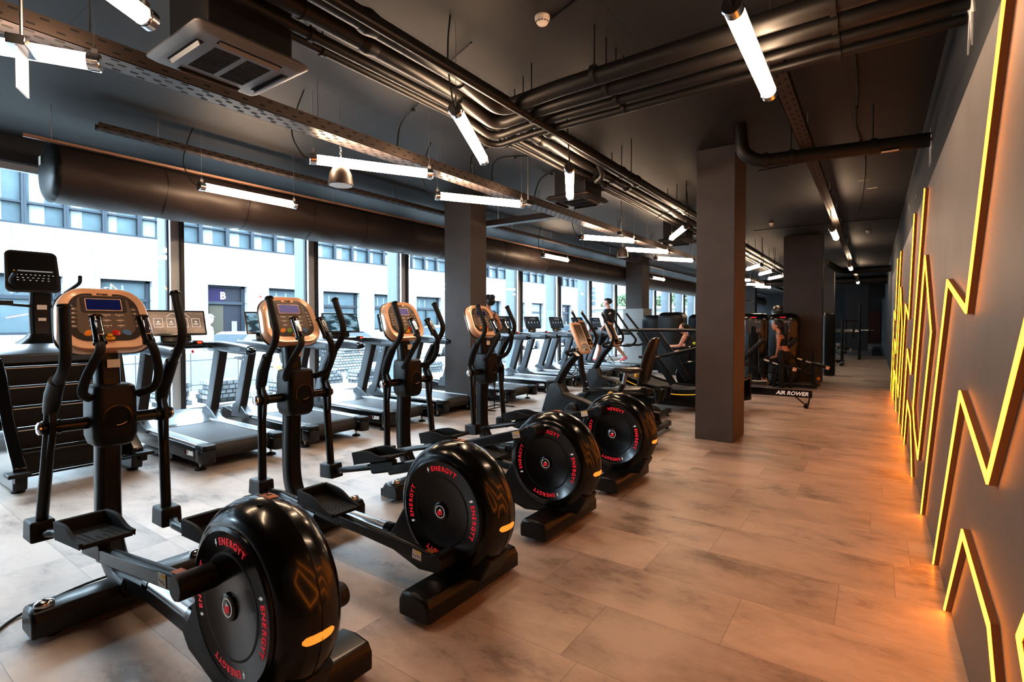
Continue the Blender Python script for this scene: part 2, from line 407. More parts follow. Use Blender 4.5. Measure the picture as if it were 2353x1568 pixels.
# LED strips
M['led'] = emis('amber_led', (1.0, .27, .010), 14.0)
M['ledside'] = mat('copper_glow_side', (.09, .04, .02), .5, emit=(1, .25, .04), estr=.05)  # channel side is no lamp; a faint orange glow is put into it
def strip(pts, lab, cat='light strip'):
    g = MB(); h = MB()
    P = [V((RX - .016, y, z)) for y, z in pts]
    for a, b_ in zip(P, P[1:]):
        d = (b_ - a).normalized(); n = d.cross(V((1, 0, 0))).normalized() * .0155; e = d * .008
        for mb, x0, x1, k in ((g, RX - .026, RX - .0205, .70), (h, RX - .02, RX - .0005, .84)):
            q = []
            for xx in (x0, x1):
                for s_, t_ in ((a - e, -1), (b_ + e, -1), (b_ + e, 1), (a - e, 1)):
                    p = s_ + n * t_ * k; q.append(mb.v((xx, p.y, max(p.z, .012))))
            for ii in ((3, 2, 1, 0), (4, 5, 6, 7), (0, 1, 5, 4), (1, 2, 6, 5), (2, 3, 7, 6), (3, 0, 4, 7)): mb.f([q[i] for i in ii])
    r = thing('led_strip', lab, cat, (0, 0, 0), group='amber LED line strips on the right wall')
    obj('channel', h, M['ledside'], r); obj('diffuser', g, M['led'], r)
A_ = [(1.98, 2.40), (2.67, 1.447), (3.32, 1.60), (4.72, .012)]
B_ = [(.77, 2.38), (2.15, .91), (2.80, 1.105), (3.78, .012)]
C_ = [(3.2, .012), (2.66, .573), (2.08, .485), (1.72, .012)]
D_ = [(.63, 1.87), (1.70, .64), (1.50, .48), (1.02, .33), (.05, 1.34), (.63, 1.87)]
nm = ['nearest the camera', 'second repeat along the wall', 'farthest repeat along the wall']
for k in range(3):
    o_ = 4.11 * k
    for P_, s_ in ((A_, 'tall amber LED zigzag with higher notch, '), (B_, 'tall amber LED zigzag with lower notch, '), (C_, 'low amber LED peak rising from the floor, '), (D_, 'closed amber LED diamond, ')):
        strip([(y + o_, z) for y, z in P_], s_ + nm[k])

# torn plaster collars where pipes meet the wall
def tear(y, z, s, lab):
    g = MB(); n = 13; random.seed(int(y * 100))
    pts = []
    for i in range(n):
        a = 2 * PI * i / n; r = s * (1.0 if i % 2 else .45) * random.uniform(.7, 1.25); pts.append((y + r * .8 * math.cos(a), z + r * math.sin(a) - s * .3 * (i % 2)))
    g.prism(pts, 'x', .392, .402); tag(obj('torn_plaster', g, M['plaster']), lab, 'plaster')
tear(3.62, 3.06, .17, 'ragged white plaster patch where the upper pipes enter the right wall')
tear(6.0, 3.02, .16, 'ragged white plaster patch beside the drain pipe on the right wall')
tear(9.3, 3.05, .08, 'small white plaster patch high on the right wall')
tear(20.3, 2.9, .3, 'pale plaster patch far down the right wall')
# ================================================================== ELLIPTICALS
# local frame: origin on the floor under the middle of the machine; +x = rear (flywheel), -x = front (console), y across
def arc_text(mb, txt, R, a_mid, size, y, cx, cz, side=-1, inward=False, adv=.128, mi=0):
    """letters along an arc on a disc whose face looks to -y. a_mid measured from +x, counter-clockwise seen from -y with +x right"""
    n = len(txt)
    for i, ch in enumerate(txt):
        a = a_mid - (i - (n - 1) / 2) * adv * (size / .034) * (.2 / R) * (1 if not inward else -1)
        rad = V((math.cos(a), 0, math.sin(a))); tan = V((math.sin(a), 0, -math.cos(a)))
        if inward: up, rt = -rad, -tan
        else: up, rt = rad, tan
        o = V((cx, y, cz)) + rad * R
        mb.text(ch, size, frame(o, rt, up), depth=.0008, mi=mi, bold=.0012)

def ell_console(par, lcd):
    """console shell tilted towards the user (+x), parts under the console"""
    # face frame: x' = y axis (right hand of user facing -x is +y ... seen from +x, right = +y), y' = up and back
    o = V((-.85, 0, 1.415)); up = V((-.40, 0, .917)).normalized(); rt = V((0, 1, 0)); nrm = rt.cross(up)   # points to +x and up
    F = frame(o, rt, up)
    def outline(w, h, r, k=7, sq=1.0):
        # soft trapezoid, wider at the bottom
        pts = rrect(w, h, r, k)
        return [(x * (1.06 - .16 * (yy / h + .5)), yy) for x, yy in pts]
    def plate(mb, ol, z0, z1, sh=0.0):
        a = [mb.v(F @ V((x, y, z0))) for x, y in ol]; b = [mb.v(F @ V((x * (1 - sh), y * (1 - sh), z1))) for x, y in ol]; n = len(ol)
        mb.f(a[::-1]); mb.f(b)
        for i in range(n): mb.f([a[i], a[(i + 1) % n], b[(i + 1) % n], b[i]])
    # shell : lofted champagne bezel with raised rim
    g = MB(); W, H = .405, .350
    prof = [(1.0, .105, -.055), (1.0, .115, -.012), (.975, .115, .010), (.94, .105, .018), (.86, .095, .016), (.79, .09, .008)]
    secs = []
    for s, r, z in prof:
        secs.append([F @ V((x, y, z)) for x, y in outline(W * s, H * s, r, 7)])
    g.loft(secs); shell = obj('console_bezel', g, M['gold'], par)
    g = MB(); secs = []
    for s, z in ((.72, -.085), (.96, -.058), (1.0, -.050), (1.0, -.04)): secs.append([F @ V((x, y, z)) for x, y in outline(W * s * 1.01, H * s * 1.01, .10 * s, 7)])
    g.loft(secs); obj('console_back', g, M['satin'], par)
    g = MB(); plate(g, [(x, y + .010) for x, y in outline(W * .775, H * .755, .085, 7)], .0, .010); fas = obj('console_fascia', g, M['goldf2'], par)
    g = MB(); plate(g, [(x, y + .022) for x, y in outline(W * .58, H * .62, .035, 5)], .0095, .0112); obj('keypad_panel', g, M['goldf'], fas)
    g = MB(); plate(g, [(x, y + .078) for x, y in rrect(W * .48, H * .26, .012, 3)], .011, .0122); obj('keypad_panel', g, M['goldf2'], fas)
    g = MB(); plate(g, [(x, y + .078) for x, y in rrect(.155, .068, .004, 2)], .012, .0138); obj('lcd_frame', g, M['gold'], fas)
    g = MB(); plate(g, [(x, y + .078) for x, y in rrect(.147, .060, .003, 2)], .0137, .0146); obj('lcd_screen', g, M[lcd], fas)
    g = MB(); plate(g, [(x * (1 + (y * 3)), y + .135) for x, y in rrect(.085, .013, .003, 2)], .0095, .0145); obj('name_plate', g, M['gold'], fas)
    g = MB(); g.text('FITNESS', .0135, F @ Matrix.Translation((0, .1348, .0149)), .0004, bold=.0006); obj('lettering', g, M['hole'], fas)
    # printed programme icons
    g = MB()
    for cx in (-.058, 0, .058):
        for r_, cy in enumerate((.018, -.012, -.042)):
            k = random.randint(0, 3)
            for t in range(6):
                h = .0015 + .005 * abs(math.sin((t + 1) * (k + 1) * .9)); x = cx - .015 + t * .006
                q = [(x, cy), (x + .005, cy), (x + .005, cy + h), (x, cy + h)]; g.f([g.v(F @ V((a, b, .0117))) for a, b in q])
            g.text('P%d' % (1 + r_ + int((cx + .06) / .05) * 3), .0075, F @ Matrix.Translation((cx, cy - .006, .0117)), .0002)
    obj('printed_icons', g, M['print'], fas)
    # side keys, framed in yellow
    for s in (-1, 1):
        g = MB(); h = MB()
        for j in range(5):
            cy = .052 - j * .0235; cx = s * (.127 + .003 * j - (.005 if j == 4 else 0))
            plate(g, [(x + cx, y + cy) for x, y in rrect(.030, .0175, .002, 1)], .0095, .0120)
            h.text('P%d' % ((2 if s < 0 else 1) + 2 * j), .010, F @ Matrix.Translation((cx, cy, .0123)), .0003, bold=.0005)
        obj('key_column', g, M['goldf'], fas); obj('lettering', h, M['print'], fas)
    for cx, c in ((-.085, 'orange'), (-.035, 'green' if lcd == 'lcdv' else 'goldf2'), (.035, 'red'), (.085, 'blue')):
        g = MB(); plate(g, [(x + cx, y - .083) for x, y in [(.0185 * math.cos(a * PI / 9), .0125 * math.sin(a * PI / 9)) for a in range(18)]], .0095, .0135, .1)
        obj('button', g, M[c], fas)
    # yellow stop key with tether block at the bottom lip
    g = MB(); g.at(); 
    plate(g, [(x + .0, y - .112) for x, y in rrect(.044, .016, .005, 3)], .004, .020); plate(g, [(x, y - .098) for x, y in rrect(.022, .014, .004, 3)], .004, .028)
    obj('stop_key', g, M['yellow'], par)

def lever(par, s, ang):
    """moving handlebar on side s (-1 near, +1 far), rotated by ang about the pivot tube"""
    py = s * .237; px, pz = -.80, .90
    def T(p):
        x, y, z = p; dx, dz = x - px, z - pz
        return (px + dx * math.cos(ang) - dz * math.sin(ang), y, pz + dx * math.sin(ang) + dz * math.cos(ang))
    yt = s * .262
    g = MB(); g.tube([T((-.80, py, .33)), T((-.80, py, .60)), T((-.80, py, .90)), T((-.815, py, 1.0))], .0255, n=14)
    lv = obj('lever_arm', g, M['black'], par)
    g = MB(); g.tube([T((-.815, py, .97)), T((-.80, py, 1.02)), T((-.765, py + s * .008, 1.09)), T((-.70, py + s * .015, 1.185))], [.028, .034, .034, .031], n=14)
    obj('sleeve', g, M['satin'], lv)
    g = MB(); g.tube(fillet([T((-.72, py + s * .013, 1.155)), T((-.56, yt, 1.315)), T((-.655, yt, 1.545))], .09, 7), .0215, n=14)
    obj('grip', g, M['foam'], lv)
    g = MB(); tp = V(T((-.655, yt, 1.545))); dn = (V(T((-.56, yt, 1.315))) - tp).normalized()
    g.tube([tp + dn * .012, tp + dn * .002, tp - dn * .003, tp - dn * .012, tp - dn * .016], [.021, .021, .027, .027, .020], n=16); obj('grip_cap', g, M['gloss'], lv)
    # pivot gusset blade
    g = MB(); g.prism([(T((-.785, 0, 1.0))[0], T((-.785, 0, 1.0))[2]), (T((-.745, 0, .93))[0], T((-.745, 0, .93))[2]), (T((-.76, 0, .80))[0], T((-.76, 0, .80))[2]), (T((-.79, 0, .70))[0], T((-.79, 0, .70))[2]), (T((-.81, 0, .80))[0], T((-.81, 0, .80))[2])], 'y', py - .012, py + .012)
    obj('gusset', g, M['satin'], lv, bevel=.004)
    return T((-.80, py, .33))

def pedal(par, c, tilt, s):
    """tray pedal: flat perforated floor with high, swooping side walls"""
    g = MB(); R = Euler((0, tilt, 0)).to_matrix()
    def P(x, y, z): return V(c) + R @ V((x, y, z))
    Lh, Wh = .165, .084
    n = 14; xs = [-Lh + 2 * Lh * i / n for i in range(n + 1)]
    def hgt(x): t = (x + Lh) / (2 * Lh); return .012 + .055 * (1 - 1 / (1 + math.exp(-(t - .62) * 11)))   # tall in front, low at the heel
    # floor plate
    a = [g.v(P(x, -Wh, -.012)) for x in xs]; b = [g.v(P(x, Wh, -.012)) for x in xs]; a2 = [g.v(P(x, -Wh, .006)) for x in xs]; b2 = [g.v(P(x, Wh, .006)) for x in xs]
    for i in range(n):
        g.f([a[i], b[i], b[i + 1], a[i + 1]]); g.f([a2[i], a2[i + 1], b2[i + 1], b2[i]])
    g.f([a[0], a2[0], b2[0], b[0]]); g.f([a[-1], b[-1], b2[-1], a2[-1]])
    for sd in (-1, 1):
        o1 = [g.v(P(x, sd * (Wh + .010), -.014)) for x in xs]; o2 = [g.v(P(x, sd * (Wh + .014), hgt(x))) for x in xs]
        i2 = [g.v(P(x, sd * (Wh - .002), hgt(x))) for x in xs]; i1 = [g.v(P(x, sd * (Wh - .002), .004)) for x in xs]
        for i in range(n):
            for p, q in ((o1, o2), (o2, i2), (i2, i1), (i1, o1)): g.f([p[i], p[i + 1], q[i + 1], q[i]])
        g.f([o1[0], o2[0], i2[0], i1[0]]); g.f([o1[-1], i1[-1], i2[-1], o2[-1]])
    # front wall
    f0 = [g.v(P(-Lh - (0 if k in (0, 3) else .012), y, z)) for k, (y, z) in enumerate(((-Wh - .012, -.014), (-Wh, .066), (Wh, .066), (Wh + .012, -.014)))]
    f1 = [g.v(P(-Lh + .012, y, z)) for y, z in ((-Wh - .010, -.014), (-Wh, .064), (Wh, .064), (Wh + .010, -.014))]
    g.f(f0); g.f(f1[::-1])
    for i in range(4): g.f([f0[i], f1[i], f1[(i + 1) % 4], f0[(i + 1) % 4]])
    p = obj('pedal', g, M['rubber'], par, bevel=.003)
    g = MB()
    for i in range(10):
        for j in range(6):
            if 3 <= i <= 6 and j in (2, 3): continue
            q = P(-.13 + i * .030, -.058 + j * .0232, .0066); nn = R @ V((0, 0, 1)); ex = R @ V((1, 0, 0))
            g.cyl(q, q + nn * .0012, .0042, n=6)
    obj('drain_dots', g, M['hole'], p)
    g = MB(); g.tube([P(-.10, 0, -.056), P(.12, 0, -.056)], .040, n=8, flat=.55, sq=True, up=(0, 0, 1)); obj('pedal_bracket', g, M['satin'], p, bevel=.004)
    return P

def make_elliptical(label, y, dx, lcd, near, far, nl, fl_):
    t = thing('elliptical_trainer', label, 'elliptical trainer', (-2.4 + dx, y, 0), group='row of elliptical trainers')
    # stabilisers
    for nm, x0, x1, w in (('rear_stabiliser', .60, .80, .36), ('front_stabiliser', -.70, -.53, .37)):
        g = MB(); xc = (x0 + x1) / 2; hw = (x1 - x0) / 2
        prof = [(-hw, .035), (-hw, .105), (-hw + .022, .138), (0, .148), (hw - .022, .138), (hw, .105), (hw, .035), (hw - .01, .03), (-hw + .01, .03)]
        secs = []
        for yy, k in ((-w, .9), (-w + .012, 1), (w - .012, 1), (w, .9)): secs.append([(xc + px * k, yy, .035 + (pz - .035) * (k if pz > .04 else 1)) for px, pz in prof])
        g.loft(secs); st = obj(nm, g, M['black'], t, bevel=.005)
        for sy in (-1, 1):
            g = MB(); g.lathe([(.030, 0), (.034, .008), (.030, .016), (.012, .02), (.010, .04)], (xc, sy * (w - .09), 0), n=14); obj('levelling_foot', g, M['rubber'], st)
            if nm[0] == 'f':
                g = MB(); g.lathe([(.036, .138), (.038, .152), (.034, .162), (.02, .170), (.004, .172)], (xc + .02, sy * (w - .055), 0), n=18, sx=.8); obj('transport_cap', g, M['chrome'], st)
    # thin cross bar behind the front stabiliser
    g = MB(); g.b2((-.80, -.30, .0), (-.75, .36, .06)); obj('cross_bar', g, M['satin'], t, bevel=.003)
    # spine
    g = MB(); g.tube(fillet([(-.69, 0, .13), (-.30, 0, .17), (.15, 0, .16), (.62, 0, .13)], .12, 5), .045, flat=.85, sq=True, up=(0, 0, 1)); sp = obj('frame_spine', g, M['black'], t, bevel=.006)
    g = MB(); g.tube([(-.28, 0, .205), (.14, 0, .20)], .036, n=16); obj('lit_spine_tube', g, M['steel'], sp)  # bright tube added to stand in for window light on the spine
    for xa in (.12, -.32): g = MB(); g.tube([(xa, 0, .202), (xa + .05, 0, .202)], .041, n=16); obj('spine_collar', g, M['gloss'], sp)
    # post, swept back at the foot
    g = MB(); g.tube(catmull([(-.52, 0, .12), (-.66, 0, .135), (-.78, 0, .20), (-.845, 0, .33), (-.855, 0, .55), (-.845, 0, .80), (-.84, 0, 1.10), (-.87, 0, 1.30)], 5), .053, flat=.95, sq=True, up=(0, 1, 0)); po = obj('upright_post', g, M['black'], t, bevel=.012)
    g = MB(); g.box((-.783, .012, 1.19), (.002, .055, .042), rot=(0, -.05, 0)); obj('serial_sticker', g, M['stickero' if 0 else 'sticker'], po)
    # drive box under the console with bottle recess
    g = MB(); zs = [(.775, .70), (.79, .88), (.83, 1.0), (1.03, 1.0), (1.075, .93), (1.085, .80)]; secs = []
    for z, k in zs:
        secs.append([(-.80 + x * (1 if x < 0 else 1) + (.0), yy, z) for x, yy in [(px * k, py * k) for px, py in rrect(.20, .190, .045, 4)]])
    g.loft(secs); bx = obj('mast_housing', g, M['satin'], t)
    g = MB(); g.lathe([(.062, .0), (.064, .006), (.056, .007), (.052, -.01)], (-.702, 0, .925), axis='x', n=28); obj('bottle_ring', g, M['gloss'], bx)
    g = MB(); g.lathe([(.0535, .0), (.0535, .0035)], (-.702, 0, .925), axis='x', n=28); obj('bottle_recess', g, M['hole'], bx)
    g = MB(); g.tube([(-.697, .052 * math.sin(a), .925 - .04 * math.cos(a)) for a in [i * .18 - .1 for i in range(6)]], .0022, n=6); obj('spring_clip', g, M['gold'], bx)
    # pivot tube
    g = MB(); g.tube([(-.80, -.272, .90), (-.80, .272, .90)], .030, n=20); pv = obj('pivot_tube', g, M['gloss'], t)
    for s in (-1, 1):
        g = MB(); g.lathe([(.030, 0), (.030, s * .008), (.022, s * .014), (.003, s * .016)], (-.80, s * .272, .90), axis='y', n=20); obj('pivot_cap', g, M['chrome'] , pv)
        for ya in (.200, .256): g = MB(); g.tube([(-.80, s * ya, .90), (-.80, s * (ya + .01), .90)], .035, n=20); obj('collar', g, M['gloss'], pv)
    # fixed inner handles with pulse grips
    for s in (-1, 1):
        g = MB(); g.tube(fillet([(-.74, s * .105, 1.03), (-.66, s * .155, 1.06), (-.60, s * .150, 1.15), (-.55, s * .108, 1.27), (-.585, s * .100, 1.31)], .05, 5), .0205, n=12); h = obj('fixed_handle', g, M['foam'], t)
        a, b = V((-.583, s * .1, 1.30)), V((-.66, s * .095, 1.425)); d = (b - a)
        g = MB(); g.tube([a, a + d * .1, a + d * .12, a + d * .95, a + d], [.028, .028, .025, .024, .030], n=16); obj('pulse_grip', g, M['gloss'], h)
        g = MB(); g.box(a + d * .52 + V((.018, 0, .010)), (.016, .026, .085), rot=(0, -.55, 0)); obj('contact_plate', g, M['chrome'], h, bevel=.004)
    ell_console(t, lcd)
    # moving levers
    nb = lever(t, -1, nl); fb = lever(t, 1, fl_)
    # flywheel housing
    hx, hz = .655, .452
    g = MB()
    def circ(R, y, n=48): return [(hx + R * math.cos(2 * PI * i / n), y, hz + R * math.sin(2 * PI * i / n)) for i in range(n)]
    secs = [circ(R, yy) for R, yy in ((.268, -.112), (.282, -.108), (.300, -.096), (.322, -.068), (.334, -.030), (.3365, -.002), (.3365, .002), (.334, .030), (.322, .068), (.300, .096), (.282, .108), (.268, .112))]
    g.loft(secs); hs = obj('flywheel_housing', g, M['gloss'], t, sharp=60)
    # skirt flaring forward and down to the frame
    g = MB(); sk = [(hx - .05, .10), (hx + .22, .14), (hx + .28, .25), (hx, .40), (hx - .20, .66), (hx - .255, .60), (hx - .31, .40), (hx - .40, .26), (hx - .46, .20), (hx - .40, .14), (hx - .20, .085)]
    secs = []
    for yy, k in ((-.088, .97), (-.078, 1), (.078, 1), (.088, .97)): secs.append([(hx + (x - hx) * k, yy, hz + (z - hz) * k) for x, z in sk])
    g.loft(secs); obj('skirt', g, M['satin'], hs, bevel=.006)
    for s in (-1, 1):
        g = MB(); g.lathe([(.262, .0), (.262, s * .010), (.250, s * .016), (.246, s * .013)], (hx, s * .108, hz), axis='y', n=56); dr = obj('disc_rim', g, M['gloss'], hs)
        g = MB(); g.lathe([(.247, .0), (.247, s * .0115), (.180, s * .012), (.178, s * .0135), (.170, s * .0135), (.168, s * .0115), (.003, s * .010)], (hx, s * .108, hz), axis='y', n=56); dk = obj('side_disc', g, M['satin'], hs, sharp=20)
        g = MB(); g.lathe([(.046, .0), (.046, s * .008), (.040, s * .011), (.003, s * .011)], (hx, s * .118, hz), axis='y', n=30); obj('hub_cap', g, M['gloss'], dk)
        g = MB(); g.lathe([(.0310, .0), (.0310, s * .0012), (.0285, s * .0012), (.0285, 0)], (hx, s * .129, hz), axis='y', n=36, cap=False); obj('hub_ring', g, M['lwhite'], dk)
        yf = s * .1205
        if s < 0:
            for am in (90, 0, 270, 180):
                g = MB(); arc_text(g, 'ENERGYT', .213, math.radians(am - 4), .034, yf, hx, hz); obj('lettering', g, M['lred'], dk)
            for am in (90, 0, 270, 180):
                g = MB(); a = math.radians(am + 24); o = V((hx, yf, hz)) + V((math.cos(a), 0, math.sin(a))) * .213
                rad = V((math.cos(a), 0, math.sin(a))); tan = V((math.sin(a), 0, -math.cos(a)))
                q = [(-.004, .012), (.006, .014), (.002, .003), (.008, .003), (-.005, -.015), (-.002, -.003), (-.008, -.003)]
                g.f([g.v(o + tan * x + rad * z + V((0, -.0012, 0))) for x, z in q]); obj('lightning_mark', g, M['lwhite'], dk)
            g = MB(); yq = -.1305
            for q in ([(-.014, -.018), (-.006, -.018), (-.006, .008), (-.014, .004)], [(-.003, -.018), (.004, -.018), (.004, .004), (-.003, .004)], [(.007, -.016), (.014, -.012), (.014, .012), (.007, .008)]): g.f([g.v((hx + a, yq, hz + b)) for a, b in q])
            obj('emblem', g, M['lred'], dk)
            g = MB(); g.f([g.v((hx + a, yq - .0005, hz + b)) for a, b in [(-.008, .006), (.002, .018), (.0, .010), (.010, .014), (.001, .001), (.002, .007)]]); obj('emblem', g, M['lwhite'], dk)
    # bore on the top edge, seam, stickers, reflector
    g = MB(); g.tube([(hx - .02 + (.337) * math.cos(a), 0, hz + .337 * math.sin(a)) if 0 else (hx + .3372 * math.cos(a), .0, hz + .3372 * math.sin(a)) for a in [math.radians(x) for x in range(-40, 200, 8)]], .0018, n=5); obj('seam', g, M['satin'], hs)
    g = MB(); a = math.radians(82); c = V((hx + .331 * math.cos(a), -.04, hz + .331 * math.sin(a))); g.lathe([(.009, -.001), (.009, .003)], c, n=14); obj('screw_recess', g, M['hole'], hs)
    g = MB(); secs = []
    for a in (84, 87, 90, 93, 96):
        r = math.radians(a); secs.append([(hx + k * math.cos(r), yy, hz + k * math.sin(r)) for k, yy in ((.3368, -.004), (.3348, .036), (.3365, .036), (.3378, -.004))])
    g.loft(secs); obj('warning_sticker', g, M['stickero'], hs)
    g = MB(); r_ = math.radians(94); c = V((hx + .3385 * math.cos(r_), .016, hz + .3375 * math.sin(r_))); g.tube([c + V((.012 * math.cos(q), .012 * math.sin(q), 0)) for q in [i * PI / 6 for i in range(12)]], .0012, n=4, closed=True); g.box(c, (.022, .002, .001), rot=(0, 0, .8)); g.box(c + V((.024, 0, 0)), (.012, .026, .0012)); obj('sticker_print', g, M['hole'], hs)
    g = MB(); g.box((hx + .30, 0, hz - .06), (.06, .10, .10), rot=(0, .2, 0)) if 0 else None
    secs = []; n = 10
    for i in range(n + 1):
        yy = -.062 + .11 * i / n; e = math.sqrt(max(0.02, 1 - (abs(yy + .007) / .056) ** 6)); rr = .3368 - 3.1 * yy * yy
        secs.append([(hx + (rr + dr_) * math.cos(a), yy, hz + (rr + dr_) * math.sin(a)) for dr_, a in ((-.006, -.12 - .045 * e), (.0015, -.12 - .045 * e), (.002, -.12), (.0015, -.12 + .045 * e), (-.006, -.12 + .045 * e))])
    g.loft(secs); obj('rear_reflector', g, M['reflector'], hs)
    # crank arms, pedal rails
    for s, (cx, cz), link in ((-1, near, nb), (1, far, fb)):
        yo = s * .205
        g = MB(); g.tube([(cx, s * .122, cz), (cx, s * .235, cz)], .044, n=22); g.lathe([(.044, 0), (.041, s * .006), (.003, s * .007)], (cx, s * .235, cz), axis='y', n=22); obj('crank_cap', g, M['satin'], t)
        L0 = V(link); L1 = V((cx, yo, cz)); d = L1 - V((L0.x, yo, L0.z)); d.normalize()
        pc = V((L0.x, yo, L0.z)).lerp(L1, .43) + V((0, 0, .055)); tl = -math.atan2(d.z, d.x)
        r0 = pc + V((.10, 0, -.06)); 
        g = MB(); g.tube([r0 - d * .02, L1 - d * .04], .034, flat=.62, sq=True, up=(0, 0, 1)); ra = obj('pedal_rail', g, M['black'], t, bevel=.004)
        st = L1 - d * .13 + V((0, s * .0225, 0)); g = MB(); g.box(st, (.062, .0015, .045), rot=(0, tl, 0)); sk_ = obj('instruction_sticker', g, M['sticker'], ra)
        g = MB(); g.box(st + V((.012, s * .001, .016)), (.034, .001, .011), rot=(0, tl, 0)); g2 = obj('warning_sticker', g, M['stickery'], ra)
        g = MB()
        for q in range(4): g.box(st + V((-.018 + .012 * q, s * .0012, -.004 - .004 * (q % 2))), (.009, .0008, .003), rot=(0, tl + .5, 0))
        obj('printed_figure', g, M['hole'], ra)
        g = MB(); g.box(L1 - d * .055 + V((0, 0, .036)), (.05, .035, .0012), rot=(0, tl, 0)); obj('warning_sticker', g, M['stickero'], ra)
        g = MB(); g.tube(fillet([(L0.x - .01, link[1] + 0 * s, L0.z), (L0.x + .10, link[1] , L0.z + d.z * .1), (L0.x + .17, yo, L0.z + d.z * .2 + .0), tuple(pc + V((-.05, 0, -.065)))], .05, 5), .021, n=12); obj('link_tube', g, M['black'], t)
        # link block on the lever foot
        g = MB(); g.box((L0.x - .005, link[1] + s * .004, L0.z + .012), (.145, .100, .100), rot=(0, tl * .3, 0), tx=.9, ty=.95); obj('link_block', g, M['satin'], t, bevel=.010, seg=3)
        g = MB(); g.box((L0.x - .079, link[1] + s * .004, L0.z + .010), (.012, .080, .085)); obj('end_plate', g, M['rubber'], t, bevel=.006)
        pedal(t, pc, tl, s)
    return t
def cr(a, r=.185): a = math.radians(a); return (.655 + r * math.cos(a), .452 + r * math.sin(a))
make_elliptical('black elliptical trainer nearest the camera, dark blue display, orange rear reflector at the bottom edge', .965, .0, 'lcd', cr(146, .137), cr(-33, .137), -.33, .05)
make_elliptical('second nearest elliptical trainer, violet display, near pedal arm lowered with stickers', 2.01, -.02, 'lcdv', cr(-72, .215), cr(108, .215), .0, .10)
make_elliptical('third elliptical trainer from the camera, violet display, near pedal arm raised', 3.07, -.05, 'lcdv', cr(102, .225), cr(-78, .225), .02, .12)
make_elliptical('farthest elliptical trainer, dark display, standing in front of the exercise bikes', 4.17, -.06, 'lcd', cr(114, .215), cr(-66, .215), .06, .10)
# power cable on the floor by the first machine
g = MB(); g.tube([(-2.9, .2, .008), (-3.1, .45, .010), (-3.3, .62, .008), (-3.36, .9, .03), (-3.30, 1.15, .05)], .006, n=8, k=6)
g.ell((-3.17, .52, .016), (.018, .014, .014)); tag(obj('power_cable', g, M['rubber']), 'thin black cable on the floor beside the nearest elliptical trainer', 'cable')
